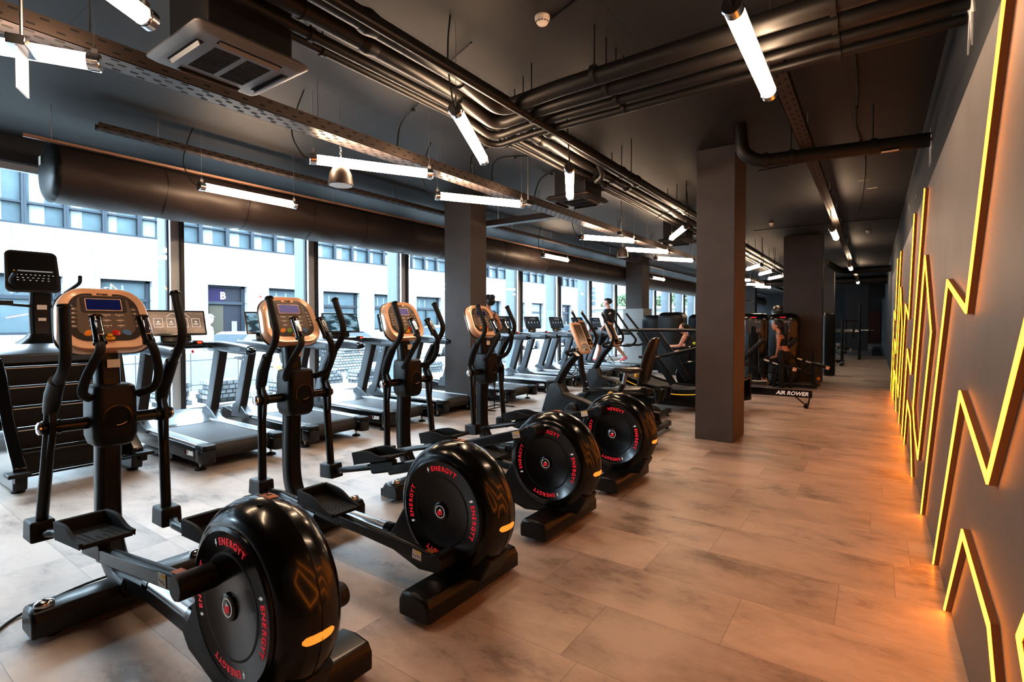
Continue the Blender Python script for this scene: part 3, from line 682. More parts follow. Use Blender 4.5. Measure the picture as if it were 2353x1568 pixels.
# ================================================================== TREADMILLS
# local frame: origin on the floor, x = world x + 6.0 (belt end at +.98, windows side negative), y across
def make_treadmill():
    t = thing('treadmill', 'x', 'treadmill', (-6.0, 0, 0))
    for s in (-1, 1):
        # side frame with glossy body, end cap, aluminium top rail
        g = MB(); pf = [(-.55, .10), (.80, .085), (.80, .225), (-.30, .235), (-.75, .27), (-.95, .30), (-1.02, .24), (-1.0, .12)]
        g.prism(pf, 'y', s * .30, s * .405); sd = obj('side_frame', g, M['gloss'], t, bevel=.008)
        g = MB(); g.prism([(-.62, .232), (.86, .222), (.86, .238), (.82, .250), (-.60, .262)], 'y', s * .285, s * .395); tr = obj('foot_rail', g, M['trail'], t, bevel=.003)
        g = MB(); g.prism([(-.5, .2615), (.78, .2505), (.78, .2535), (-.5, .2645)], 'y', s * .30, s * .375); obj('grip_strip', g, M['tlight'], tr)
        for q in range(5):
            pass
        g = MB(); ol = rrect(.19, .135, .05, 5, .885, s * .345); z0, z1 = .085, .235; secs = [[(x, y, z) for x, y in [( .885 + (a - .885) * k, s * .345 + (b_ - s * .345) * k) for a, b_ in ol]] for z, k in ((z0, .96), (z0 + .01, 1), (z1 - .03, 1))]
        g.loft(secs); ec = obj('end_cap', g, M['gloss'], t, bevel=.004)
        g = MB(); secs = [[(.885 + (a - .885) * k, s * .345 + (b_ - s * .345) * k, z) for a, b_ in ol] for z, k in ((.206, .98), (.21, 1.02), (.238, 1.0), (.252, .9), (.256, .7))]
        g.loft(secs); obj('end_cap_lid', g, M['satin'], ec)
        # foot
        g = MB(); g.lathe([(.048, 0), (.050, .010), (.030, .022), (.012, .026)], (.78, s * .35, 0), n=18); ft = obj('levelling_foot', g, M['rubber'], t)
        g = MB(); g.lathe([(.010, .02), (.010, .055), (.018, .056), (.018, .068), (.010, .07), (.010, .09)], (.78, s * .35, 0), n=12); obj('foot_screw', g, M['steel'], ft)
        # post and swept base
        g = MB(); g.tube([(-.60, s * .375, .27), (-.34, s * .375, 1.09)], .075, flat=.62, sq=True, up=(1, 0, 0)); ps = obj('upright', g, M['tframe'], t, bevel=.006)
        g = MB(); g.tube([(-.535, s * .3755, .29), (-.275, s * .3755, 1.06)], .018, flat=2.6, sq=True, up=(1, 0, 0)); obj('upright_back', g, M['aludark'], ps)
        g = MB()
        for zz, xx in ((.99, -.40), (.99, -.345), (.935, -.40)): g.lathe([(.009, 0), (.009, s * .004), (.004, s * .006)], (xx, s * .421, zz), axis='y', n=10)
        obj('rivet', g, M['steel'], ps)
        g = MB(); g.prism([(-.74, .26), (-.70, .36), (-.62, .40), (-.50, .36), (-.38, .275), (-.28, .25), (-.28, .22), (-.74, .20)], 'y', s * .325, s * .415); obj('upright_base', g, M['tframe'], t, bevel=.01)
        # arm / handrail pod
        g = MB(); secs = []
        for x, z, hh, ww in ((-.62, 1.115, .040, .037), (-.58, 1.115, .056, .044), (-.30, 1.115, .062, .046), (.20, 1.095, .058, .044), (.33, 1.088, .050, .040)):
            secs.append([(x, s * .375 + a, z + b_) for a, b_ in rrect(ww * 2, hh * 2, .028, 3)])
        g.loft(secs); ar = obj('side_arm', g, M['tframe'], t)
        g = MB(); secs = []
        for x, z, k in ((.325, 1.088, 1.0), (.36, 1.086, .93), (.40, 1.084, .72), (.425, 1.083, .35)): secs.append([(x, s * .375 + a * k, z + b_ * k) for a, b_ in rrect(.078, .082, .028, 3)])
        g.loft(secs); obj('arm_end', g, M['gloss'], ar)
        g = MB(); g.prism([(x, z) for x, z in rrect(.30, .045, .02, 4, .05, 1.10)], 'y', s * .330, s * .3325); obj('arm_inlay', g, M['tlight'], ar)
    g = MB(); g.tube([(.80, -.285, .165), (.80, .285, .165)], .075, n=20)
    g.b2((-.62, -.29, .215), (.80, .29, .242)); g.b2((-.5, -.29, .09), (.80, .29, .215)); obj('running_belt', g, M['belt'], t)
    g = MB(); g.b2((-.4, -.40, .04), (.3, .40, .085)); obj('under_frame', g, M['black'], t)
    for s in (-1, 1):
        g = MB(); g.tube([(-.92, s * .40, .055), (-.92, s * .445, .055)], .055, n=18); obj('transport_wheel', g, M['rubber'], t)
    # arched hood
    g = MB(); secs = []
    for yy in [(-.40 + .8 * i / 16) for i in range(17)]:
        k = 1 - (yy / .40) ** 2; secs.append([(-1.05, yy, .20), (-1.05, yy, .285 + .03 * k), (-.80, yy, .325 + .035 * k), (-.58 + .03 * k, yy, .285 + .025 * k), (-.48 + .11 * k, yy, .252 + .006 * k), (-.47 + .11 * k, yy, .24), (-.6, yy, .20)])
    g.loft(secs); hd = obj('motor_hood', g, M['tframe'], t, bevel=.004)
    g = MB(); secs = [[(-.43 + .12 * (1 - (yy / .4) ** 2) + dx_, yy, z) for dx_, z in ((-.05, .258), (.0, .246), (.0, .243), (-.05, .243))] for yy in [(-.33 + .66 * i / 12) for i in range(13)]]
    g.loft(secs); obj('hood_lip', g, M['gloss'], hd)
    # cross bar, tray, sensor handle, stop key
    g = MB(); g.tube(catmull([(-.56, -.36, 1.115), (-.42, -.20, 1.125), (-.38, 0, 1.13), (-.42, .20, 1.125), (-.56, .36, 1.115)], 5), .030, flat=1.6, n=12, up=(0, 0, 1)); cb = obj('cross_bar', g, M['black'], t)
    g = MB(); g.tube(catmull([(-.40, -.34, 1.15), (-.27, -.2, 1.155), (-.235, 0, 1.16), (-.27, .2, 1.155), (-.40, .34, 1.15)], 5), .017, n=12); obj('front_grip', g, M['foam'], cb)
    g = MB(); g.box((-.43, 0, 1.165), (.16, .50, .02), rot=(0, .15, 0)); obj('tray', g, M['satin'], cb, bevel=.006)
    g = MB(); g.box((-.225, .075, 1.172), (.05, .095, .055)); sk = obj('safety_module', g, M['gloss'], t, bevel=.012)
    g = MB(); g.box((-.198, .085, 1.175), (.004, .045, .024)); obj('stop_button', g, mat('red_lamp', (.8, .03, .01), .3, emit=(1, .06, .02), estr=1.2) if 'rl' not in M else M['rl'], sk, bevel=.002)
    g = MB(); g.tube([(-.22, .02, 1.14), (-.22, .02, 1.09)], .0015, n=5); g.box((-.22, .02, 1.075), (.01, .022, .03)); g.tube([(-.22, .02, 1.07), (-.215, .035, 1.055)], .004, n=6); obj('safety_key', g, M['red'], sk)
    # screen
    g = MB(); g.tube([(-.56, 0, 1.13), (-.60, 0, 1.30)], .16, flat=.14, sq=True, up=(0, 1, 0)); obj('screen_neck', g, M['black'], t, bevel=.006)
    o = V((-.555, 0, 1.395)); up = V((-.27, 0, .96)).normalized(); F = frame(o, (0, 1, 0), up)
    g = MB(); ol = rrect(.62, .30, .012, 3)
    secs = [[F @ V((x * k, y * k, z)) for x, y in ol] for z, k in ((-.045, .86), (-.03, .98), (-.012, 1), (.0, 1), (.002, .99))]
    g.loft(secs); sc = obj('display', g, M['gloss'], t)
    return t, sc, F
tm, tm_sc, TF = make_treadmill()
def screen_mat(kind):
    m, nt, b, out = _nt('display_' + kind); N = nt.nodes; L = nt.links
    b.inputs['Roughness'].default_value = .07; b.inputs['Base Color'].default_value = (.01, .01, .012, 1)
    tc = N.new('ShaderNodeTexCoord'); n = N.new('ShaderNodeTexNoise'); n.inputs['Scale'].default_value = 7 if kind == 'scene' else 2.5; n.inputs['Detail'].default_value = 7
    mp = N.new('ShaderNodeMapping'); mp.inputs['Scale'].default_value = (1, 1, 2.2); L.new(tc.outputs['Object'], mp.inputs[0]); L.new(mp.outputs[0], n.inputs['Vector'])
    cr = N.new('ShaderNodeValToRGB'); L.new(n.outputs['Fac'], cr.inputs[0])
    c0, c1, p0, p1 = {'scene': ((.02, .045, .06), (.20, .33, .40), .44, .56), 'warm': ((.10, .07, .05), (.42, .28, .19), .3, .75), 'dark': ((.008, .013, .018), (.03, .045, .06), .4, .7)}[kind]
    cr.color_ramp.elements[0].color = (*c0, 1); cr.color_ramp.elements[1].color = (*c1, 1); cr.color_ramp.elements[0].position = p0; cr.color_ramp.elements[1].position = p1
    L.new(cr.outputs[0], b.inputs['Emission Color']); b.inputs['Emission Strength'].default_value = .8; return m
SM = {k: screen_mat(k) for k in ('scene', 'warm', 'dark')}
M['scrline'] = mat('screen_lines', (.5, .5, .5), .5, emit=(.7, .75, .8), estr=.55)
def screen_face(kind):
    g = MB(); g.f([g.v(TF @ V((x, y, .0035))) for x, y in ((-.292, -.128), (.292, -.128), (.292, .13), (-.292, .13))]); a = g.mesh('screen'); a.materials.append(SM[kind])
    g = MB()
    if kind in ('warm', 'dark'):
        for i, cx in enumerate((-.19, -.06, .07, .20)):
            w, h, cy = .045, .052, .0
            if kind == 'dark': w, h = .02, .02
            for x0, y0, x1, y1 in ((-w, h - .003, w, h), (-w, -h, w, -h + .003), (-w, -h, -w + .003, h), (w - .003, -h, w, h)):
                g.f([g.v(TF @ V((cx + a_, cy + b_, .0045))) for a_, b_ in ((x0, y0), (x1, y0), (x1, y1), (x0, y1))])
            g.f([g.v(TF @ V((cx + a_, cy + b_, .0045))) for a_, b_ in ((-.012, .004), (.014, .004), (.006, .022), (-.008, .018))])
            if kind == 'warm': g.f([g.v(TF @ V((cx + a_, cy + b_, .0045))) for a_, b_ in ((-.024, -.018), (.024, -.018), (.024, -.012), (-.024, -.012))])
        g.tube([TF @ V((-.10 + .13 * i / 8, .07 + .04 * math.sin(i / 8 * PI), .004)) for i in range(9)], .0018, n=4); g.tube([TF @ V((.02 + .12 * i / 8, .06 + .05 * math.sin(i / 8 * PI), .004)) for i in range(9)], .0018, n=4)
    else:
        # running figure by a lake
        for q in (((0, .012), (0, -.02)), ((0, .008), (.014, -.002)), ((0, .008), (-.012, 0)), ((0, -.02), (.012, -.045)), ((0, -.02), (-.012, -.04))):
            g.tube([TF @ V((-.02 + q[0][0], q[0][1], .0045)), TF @ V((-.02 + q[1][0], q[1][1], .0045))], .0025, n=4)
        g.box(TF @ V((.10, -.06, .004)), (.002, .05, .016))
    b = g.mesh('screen_figures'); b.materials.append(M['scrline'] if kind != 'scene' else M['hole']); return a, b
SF = {k: screen_face(k) for k in SM}
def add_screen(root, kind):
    d = [c for c in kids(root) if c.name.startswith('display')][0]
    for nm_, me in zip(('screen', 'screen_icons'), SF[kind]):
        o = bpy.data.objects.new(nm_, me); C.objects.link(o); o.parent = d
# model lettering on the rear of the near side frame
def badge(root):
    d = [c for c in kids(root) if c.name.startswith('side_frame')][0]
    g = MB(); g.text('L800', .066, frame((.70, -.4065, .155), (1, 0, 0), (0, 0, 1)), .001, bold=.001); o = obj('model_lettering', g, M['lwhite'], d)
    g = MB(); g.text('U', .066, frame((.595, -.4065, .155), (1, 0, 0), (0, 0, 1)), .001, bold=.001); obj('model_lettering', g, mat('dark_red_print', (.22, .02, .05), .5) if 'drp' not in M else M['drp'], d)
badge(tm)
TL = [(2.62, 0, 'warm', 'graphite treadmill nearest the camera, warm brown menu with tiles on its screen'),
      (3.72, 0, 'scene', 'second treadmill from the camera, its lakeside screen seen left of the second elliptical trainer'),
      (4.85, 0, 'scene', 'third treadmill from the camera, whole lakeside screen showing between two elliptical trainers'),
      (5.97, -.10, 'scene', 'treadmill standing just this side of the column, screen partly behind the third elliptical trainer'),
      (7.56, 0, 'dark', 'treadmill just beyond the column, used by the woman in a black top'),
      (9.10, -.10, 'dark', 'first empty treadmill beyond the woman in the black top, dark screen'),
      (10.32, -.10, 'dark', 'treadmill with dark tiled screen between the empty one and the third beyond the column'),
      (11.45, -.10, 'dark', 'treadmill whose dark screen shows just left of the exercise bike console'),
      (12.62, -.10, 'dark', 'treadmill with its screen right behind the bike console'),
      (13.72, -.10, 'dark', 'farthest treadmill, under the walking man in black')]
TM = []
protos = {}
base = tm
for i, (y, dx, kind, lab) in enumerate(TL):
    r = base if i == 0 else dup(base, (-6.0 + dx, y, 0), label=lab)
    r.location = (-6.0 + dx, y, 0); r['label'] = lab; r['group'] = 'treadmills facing the windows'; TM.append(r)
for r, (y, dx, kind, lab) in zip(TM, TL): add_screen(r, kind)
# ================================================================== CEILING SERVICES
M['tube'] = emis('lamp_tube', (1.0, .73, .50), 31.0)
M['tubeclear'] = mat('lamp_clear_end', (.9, .8, .7), .1, emit=(1, .75, .5), estr=2)
def make_lamp():
    t = thing('tube_lamp', 'x', 'lamp')
    g = MB(); g.tube([(-.50, 0, 0), (.50, 0, 0)], .043, n=20); obj('lamp_tube', g, M['tube'], t)
    for s in (-1, 1):
        g = MB(); g.tube([(s * .50, 0, 0), (s * .512, 0, 0), (s * .514, 0, 0), (s * .555, 0, 0), (s * .56, 0, 0)], [.046, .046, .050, .050, .044], n=20); e = obj('end_cap', g, M['chrome'], t)
        g = MB(); g.box((s * .53, 0, .060), (.03, .016, .03)); g.lathe([(.008, .07), (.006, .10)], (s * .53, 0, 0), n=10); obj('hanger_clip', g, M['steel'], e)
        g = MB(); g.tube([(s * .53, 0, .09), (s * .53, 0, CEIL - 2.85)], .0016, n=5); obj('hanging_wire', g, M['steel'], t)
    g = MB(); g.tube([(-.555, 0, 0), (-.62, 0, .03), (-.70, .01, .20), (-.66, .02, .42), (-.60, .02, CEIL - 2.85)], .0055, n=7, k=6); obj('power_lead', g, M['rubber'], t)
    return t
lamp = make_lamp(); first = True
LP = [((-.55, 2.55), (-.56, 3.60), 'bright tube lamp near the right wall, largest of all'),
      ((-2.35, 2.67), (-2.86, 3.62), 'slanted tube lamp hanging just below the black pipes, near the first smoke detector'),
      ((-2.35, 4.27), (-2.88, 5.25), 'short looking tube lamp in front of the second ceiling cassette'),
      ((-4.10, 2.73), (-3.56, 3.68), 'tube lamp hanging beside the nearest bell speaker'),
      ((-4.10, 4.35), (-3.56, 5.25), 'tube lamp in front of the top of the column between the treadmills'),
      ((-5.88, 2.59), (-5.87, 3.68), 'tube lamp lighting the nearest stretch of the fabric duct'),
      ((-4.10, .10), (-3.57, 1.04), 'tube lamp at the left edge, behind the hanging emergency sign'),
      ((-2.30, .10), (-2.86, 1.04), 'tube lamp at the top left edge, beside the nearest ceiling cassette'),
      ((-4.07, 7.88), (-3.52, 8.72), 'tube lamp just before the second bell speaker'),
      ((-4.05, 9.65), (-3.50, 10.48), 'tube lamp touching the second bell speaker'),
      ((-4.05, 11.43), (-3.50, 12.30), 'tube lamp right of the clad column, third in its row beyond the speaker'),
      ((-2.32, 7.85), (-2.86, 8.82), 'slanted tube lamp below the pipes, left of the nearest concrete column'),
      ((-5.86, 9.50), (-5.85, 10.55), 'tube lamp lighting the duct between the two columns'),
      ((-.55, 9.40), (-.55, 10.45), 'second tube lamp in the right hand row above the aisle'),
      ((-.53, 15.7), (-.53, 16.75), 'third tube lamp in the right hand row above the aisle'),
      ((-.50, 21.6), (-.50, 22.65), 'fourth tube lamp in the right hand row above the aisle'),
      ((-2.32, 14.2), (-2.85, 15.2), 'first tube lamp seen between the two dark columns'),
      ((-2.32, 16.0), (-2.84, 17.0), 'second tube lamp seen between the two dark columns'),
      ((-2.32, 17.9), (-2.88, 18.9), 'third tube lamp seen between the two dark columns, touching the brown column'),
      ((-4.0, 18.3), (-3.52, 19.2), 'partly hidden tube lamp just right of the nearest column'),
      ((-4.02, 20.97), (-3.5, 22.0), 'far tube lamp above the two weight machines, left one of the low pair'),
      ((-3.97, 22.5), (-3.5, 23.6), 'far tube lamp above the two weight machines, right one of the low pair'),
      ((-5.88, 16.2), (-5.85, 17.25), 'tube lamp lighting the duct right of the clad column')]
for a, b_, lab in LP:
    a = V((*a, 2.85)); b_ = V((*b_, 2.85)); c = (a + b_) / 2; rz = math.atan2((b_ - a).y, (b_ - a).x)
    if first: r = lamp; first = False
    else: r = dup(lamp, c, rz)
    r.location = c; r.rotation_euler = (0, 0, rz); r['label'] = lab; r['group'] = 'warm white tube lamps hanging from the ceiling'

# fabric duct
def duct():
    g = MB(); secs = []; n = 40; L = 40.0; ys = [0, .0] ; y = 1.58; st = []
    while y < 41.5:
        st.append(y); y += .08 if y < 12 else .25
    for i, y in enumerate(st):
        ph = (y - 1.58) % .92; rib = math.exp(-(ph / .035) ** 2) + math.exp(-((.92 - ph) / .035) ** 2)
        ring = []
        for q in range(n):
            a = 2 * PI * q / n
            w = .0035 * math.sin(7 * a + 3 * y) * math.sin(y * 5.2 + a * 2) + .003 * math.sin(y * 11 + 5 * a)
            r = .298 + w - .017 * rib + (.004 * math.sin(PI * ph / .92))
            ring.append((-6.72 + r * math.cos(a), y, 2.895 + r * math.sin(a)))
        secs.append(ring)
    g.loft(secs, cap=False); o = obj('body', g, M['ductf'], None, sharp=80)
    t = thing('fabric_duct', 'long black fabric air duct hanging in front of the window tops', 'duct', (0, 0, 0)); o.parent = t; o.name = 'sleeve'
    g = MB()
    for i in range(1, 26):
        y = 1.58 + .92 * i; g.tube([(-6.72 + .2945 * math.cos(a), y + .01 * math.sin(3 * a), 2.895 + .2945 * math.sin(a)) for a in [q * PI / 18 for q in range(36)]], .0035, n=5, closed=True)
    q = obj('ring_seams', g, M['satin'], t); q['kind'] = 'stuff'
    g = MB(); secs = []
    for k, y in ((.02, 1.50), (.3, 1.505), (.6, 1.515), (.85, 1.532), (.97, 1.555), (1.0, 1.585)):
        secs.append([(-6.72 + (.297 * k * (1 + (.012 * math.sin(a * 17) * k ** 3))) * math.cos(a), y, 2.895 + .297 * k * (1 + .012 * math.sin(a * 17) * k ** 3) * math.sin(a)) for a in [2 * PI * q / 60 for q in range(60)]])
    g.loft(secs); obj('end_disc', g, M['satin'], t, sharp=80)
    g = MB(); g.box((-6.76, 1.498, 3.0), (.07, .004, .085), rot=(0, 0, 0)); obj('maker_label', g, M['white'], t)
duct()
# suspension rail of the duct
def rail(name, x0, z0, w, h, y0, y1, lab, cat, m, open_=True, wires=0, grp=None):
    t = thing(name, lab, cat, (0, 0, 0), group=grp)
    g = MB(); g.b2((x0 - w, y0, z0), (x0, y1, z0 + .004)); g.b2((x0 - .004, y0, z0), (x0, y1, z0 + h)); g.b2((x0 - w, y0, z0), (x0 - w + .004, y1, z0 + h)); ch = obj('channel', g, m, t)
    return t, ch
t, ch = rail('duct_rail', -6.36, 3.10, .03, .03, 1.30, 41, 'thin rail with copper light in its colour, running above the fabric duct', 'rail', mat('copper_lit_rail', (.32, .2, .15), .35, metal=.4))  # warm copper light on the rail is put into its colour
for i in range(9):
    g = MB(); y = 1.5 + i * 3.1; g.tube([(-6.375, y, 3.125), (-6.375, y, CEIL)], .0022, n=5); obj('hanger', g, M['steel'], t)
def tray(x0, z0, w, h, y0, y1, lab, slots, ny=300, step=.13):
    t, ch = rail('cable_tray', x0, z0, w, h, y0, y1, lab, 'cable tray', M['tray'])
    g = MB(); y = y0 + .06; i = 0
    while y < min(y1, slots):
        for zz in ((z0 + h * .32), (z0 + h * .78)):
            o = 0 if zz < z0 + h / 2 else .06
            g.f([g.v((x0 + .0012, y + o + a, zz + b_)) for a, b_ in ((-.02, -.0055), (.02, -.0055), (.02, .0055), (-.02, .0055))])
        for q in range(int(w / .045)):
            xx = x0 - .026 - q * .045; oo = .05 if q % 2 else 0
            g.f([g.v((xx + a, y + oo + b_, z0 - .0012)) for a, b_ in ((-.010, -.022), (.010, -.022), (.010, .022), (-.010, .022))])
        y += step
    s_ = obj('slots', g, M['hole'], t); s_['kind'] = 'stuff'
    n = 0; y = y0 + .5
    while y < min(y1, 16): g = MB(); g.tube([(x0 - w / 2, y, z0), (x0 - w / 2, y, CEIL)], .005, n=6); obj('threaded_rod', g, M['steel'], t); y += 1.55
    return t
tray(-3.78, 3.00, .19, .10, -2.5, 38, 'wide perforated cable tray running over the treadmills', 16)
tray(-5.88, 3.20, .10, .055, 1.72, 38, 'narrow slotted cable tray above and right of the duct', 14)
tray(-.50, 3.10, .11, .05, 3.75, 30.8, 'slotted cable tray above the aisle beside the right wall', 18)
tray(-.52, 3.10, .12, .05, -2, 2.9, 'short length of slotted tray above the brightest tube lamp', 3)
# cross tray behind the column
t = thing('cable_tray', 'short cross tray joining the wide tray to the narrow one behind the column', 'cable tray')
g = MB(); g.b2((-5.9, 6.77, 3.0), (-3.97, 6.775, 3.09)); g.b2((-5.9, 6.92, 3.0), (-3.97, 6.925, 3.09)); g.b2((-5.9, 6.77, 3.0), (-3.97, 6.925, 3.004)); obj('channel', g, M['tray'], t)
for xx in (-4.3, -5.1): g = MB(); g.tube([(xx, 6.85, 3.0), (xx, 6.85, CEIL)], .005, n=6); obj('threaded_rod', g, M['steel'], t)
# parallel pipes
PX = [(-2.24, .028, 3.02, 'thin sprinkler pipe, rightmost of the parallel black pipes'), (-2.42, .062, 3.14, 'thick black insulated pipe next to the thin sprinkler pipe'), (-2.61, .055, 3.14, 'second thick black insulated pipe of the bundle'), (-2.77, .034, 3.12, 'slim black pipe left of the two thick ones'), (-2.87, .030, 3.12, 'slim black pipe, leftmost of the bundle')]
for i, (x, r, z, lab) in enumerate(PX):
    t = thing('ceiling_pipe', lab, 'pipe', (0, 0, 0), group='parallel black ceiling pipes')
    g = MB(); g.tube([(x, -2.9, z), (x, 40, z)], r, n=16); obj('pipe_run', g, M['pipe'], t)
    for k in range(9):
        y = 1.4 + k * 2.05 + .15 * i
        g = MB(); g.tube([(x, y - .015, z), (x, y + .015, z)], r + .008, n=16); g.tube([(x, y, z + r), (x, y, CEIL)], .005, n=6); obj('pipe_clamp', g, M['pipe'], t)
        if r > .05 and k < 4:
            g = MB(); g.tube([(x, y + .38, z), (x, y + .42, z), (x, y + .43, z), (x, y + .5, z)], [r + .002, r + .012, r + .012, r + .001], n=16); obj('coupling', g, M['pipe'], t)
for i, (y, r, z, x0, lab) in enumerate([(3.26, .060, 3.12, -2.42, 'thick cross pipe, uppermost of four leading to the right wall'), (3.45, .050, 3.10, -2.61, 'second cross pipe of four leading to the right wall'), (3.62, .034, 3.08, -2.77, 'third cross pipe of four leading to the right wall'), (3.76, .030, 3.06, -2.87, 'lowest cross pipe of four leading to the right wall')]):
    g = MB(); g.tube(fillet([(x0 - .0, y - .45, z + .0), (x0 + .02, y, z - .06), (x0 + .5, y + .02, z - .02), (.39, y, z)], .12, 6), r, n=16)
    t = thing('cross_pipe', lab, 'pipe', group='cross pipes to the right wall'); obj('pipe_run', g, M['pipe'], t)
    for xx in (-1.6, -.2):
        g = MB(); g.tube([(xx - .015, y + .005, z - .01), (xx + .015, y + .005, z - .01)], r + .008, n=16); g.tube([(xx, y, z), (xx, y, CEIL)], .005, n=6); obj('pipe_clamp', g, M['pipe'], t)
t = thing('drain_pipe', 'big black drain pipe with elbow from the nearest column to the wall', 'pipe')
g = MB(); g.tube(fillet([(-1.16, 5.75, CEIL), (-1.14, 5.76, 3.16), (-1.0, 5.8, 3.05), (.39, 6.0, 3.05)], .14, 6), .066, n=18); obj('pipe_run', g, M['pipe'], t)
for xx in (-.95, -.72, -.05):
    g = MB(); y = 5.8 + (xx + 1) / 1.4 * .2; g.tube([(xx, y, 3.05), (xx + .05, y + .007, 3.05)], .078, n=18)
    if xx > -.9: g.tube([(xx + .02, y, 3.1), (xx + .02, y, CEIL)], .006, n=6)
    obj('pipe_socket', g, M['pipe'], t)
g = MB(); g.box((.10, 5.925, 3.05 - .067), (.13, .05, .003)); obj('marking_label', g, M['white'], t)
# cassettes
M['acface'] = mat('painted_grille_panel', (.17, .165, .17), .45)
def cassette(x, y, z, s, lab, light):
    t = thing('ceiling_cassette', lab, 'air conditioner', (x, y, z))
    g = MB(); g.b2((-.22 * s, -.22 * s, .05), (.23 * s, .25 * s, .56)); bd = obj('housing', g, M['pipe'], t, bevel=.01)
    g = MB(); g.tube([(.2201 * s, .02 + .05 * math.cos(a), .24 + .05 * math.sin(a)) for a in [i * PI / 12 for i in range(24)]], .003, n=5, closed=True); obj('knockout', g, M['tray'], bd)
    g = MB(); ol = rrect(.62 * s, .62 * s, .03, 4); secs = [[(a * k, b_ * k, zz) for a, b_ in ol] for zz, k in ((.055, .92), (.03, 1), (.02, 1), (.0, .90), (-.004, .86))]
    g.loft(secs); fp = obj('face_panel', g, M['acface'] if light else M['tray'], t)
    g = MB()
    for i in range(17):
        for j in (-1, 1):
            u = -.15 * s + i * .019 * s; g.box((u, j * .085 * s, -.0055), (.009 * s, .135 * s, .003))
    gr = obj('grille_slots', g, M['hole'], fp); gr['kind'] = 'stuff'
    for k in range(4):
        a = k * PI / 2; c_, s_ = math.cos(a), math.sin(a)
        g = MB(); g.box((.232 * s * c_, .232 * s * s_, -.0045), (.04 * s if k % 2 == 0 else .34 * s, .34 * s if k % 2 == 0 else .04 * s, .004)); obj('air_slot', g, M['hole'], fp)
        g = MB(); g.box((.235 * s * c_, .235 * s * s_, -.012), (.006 if k % 2 == 0 else .33 * s, .33 * s if k % 2 == 0 else .006, .028), rot=((.5 if k == 3 else -.5) if k % 2 else 0, (.5 if k == 0 else -.5) if k % 2 == 0 else 0, 0)); obj('flap', g, M['acface'] if light else M['tray'], fp)
    return t
cassette(-3.03, 1.50, 2.86, 1.0, 'large ceiling cassette air conditioner with slotted grille, at top left', True)
cassette(-3.05, 5.75, 2.90, .95, 'ceiling cassette behind the short tube lamp, seen beyond the pipes', False)
cassette(-3.05, 9.75, 2.90, .95, 'ceiling cassette hidden partly by the nearest column, beyond the slanted lamp', False)
for lab, pts in (('bent refrigerant pipes at the second ceiling cassette', [(-2.80, 5.6, 3.1), (-2.65, 5.5, 3.12), (-2.6, 5.35, 3.0), (-2.5, 5.3, 3.05), (-2.45, 5.1, 3.1)]), ('short valve pipe beside the second ceiling cassette', [(-2.82, 6.0, 3.15), (-2.6, 5.95, 3.15), (-2.5, 6.1, 3.1)])):
    g = MB(); g.tube(pts, .028, n=10, k=4); tag(obj('valve_pipe', g, M['pipe']), lab, 'pipe')
# bell speakers
def speaker(x, y, z, lab):
    t = thing('bell_speaker', lab, 'speaker', (x, y, z), group='hanging bell speakers')
    g = MB(); g.lathe([(.03, .165), (.075, .15), (.098, .10), (.108, .03), (.112, .0), (.106, -.002)], n=28); obj('bell', g, M['tray'], t)
    g = MB(); g.lathe([(.105, .004), (.10, -.004), (.003, -.006)], n=28); obj('grille', g, M['white'], t)
    g = MB(); g.lathe([(.05, .152), (.05, .172), (.02, .18)], n=16); obj('mount', g, M['satin'], t)
    g = MB()
    for i in range(8):
        zz = .19 + i * .028; g.tube([((.010 if i % 2 else 0) * math.cos(a), (0 if i % 2 else .010) * math.cos(a), zz + .018 * math.sin(a)) for a in [q * PI / 4 for q in range(8)]], .0025, n=5, closed=True)
    ch = obj('chain', g, M['steel'], t); ch['kind'] = 'stuff'
    g = MB(); g.tube([(0, 0, .40), (0, 0, CEIL - z)], .003, n=6); obj('hanging_rod', g, M['steel'], t)
speaker(-4.02, 2.98, 2.66, 'bell speaker hanging on a chain behind the tube lamp near the window side')
speaker(-3.98, 9.35, 2.66, 'bell speaker hanging in front of the clad column')
# smoke detectors and sensors
def detector(x, y, z, s, lab, cone=True):
    t = thing('smoke_detector', lab, 'smoke detector', (x, y, z))
    g = MB(); g.lathe([(.05 * s, 0), (.052 * s, -.012 * s), (.048 * s, -.02 * s)], n=24); obj('base_ring', g, M['white'], t)
    g = MB(); g.lathe([(.047 * s, -.018 * s), (.046 * s, -.034 * s), (.034 * s, -.05 * s), (.018 * s, -.060 * s), (.003 * s, -.062 * s)] if cone else [(.06 * s, -.0), (.058 * s, -.02 * s), (.03 * s, -.034 * s), (.003 * s, -.036 * s)], n=24); c_ = obj('chamber', g, M['white'], t)
    if cone:
        g = MB()
        for i in range(12):
            a = i * PI / 6; g.box((.0425 * s * math.cos(a), .0425 * s * math.sin(a), -.041 * s), (.004, .014 * s, .004), rot=(0, 0, a))
        obj('vents', g, M['hole'], c_)
detector(-1.843, 2.971, 3.45, 1.0, 'white smoke detector nearest the camera')
detector(-4.30, 5.20, 3.20, 1.15, 'flat white sensor dome under the wide cable tray', False)
detector(-1.76, 11.8, 3.45, 1.0, 'white smoke detector between the nearest column and the brown column')
detector(-.13, 14.0, 3.45, 1.0, 'white smoke detector high near the right wall')
g = MB(); g.tube([(-4.30, 5.2, 3.2), (-4.30, 5.2, 3.45)], .01, n=6); tag(obj('sensor_rod', g, M['steel']), 'thin rod carrying the flat white sensor dome', 'rod')
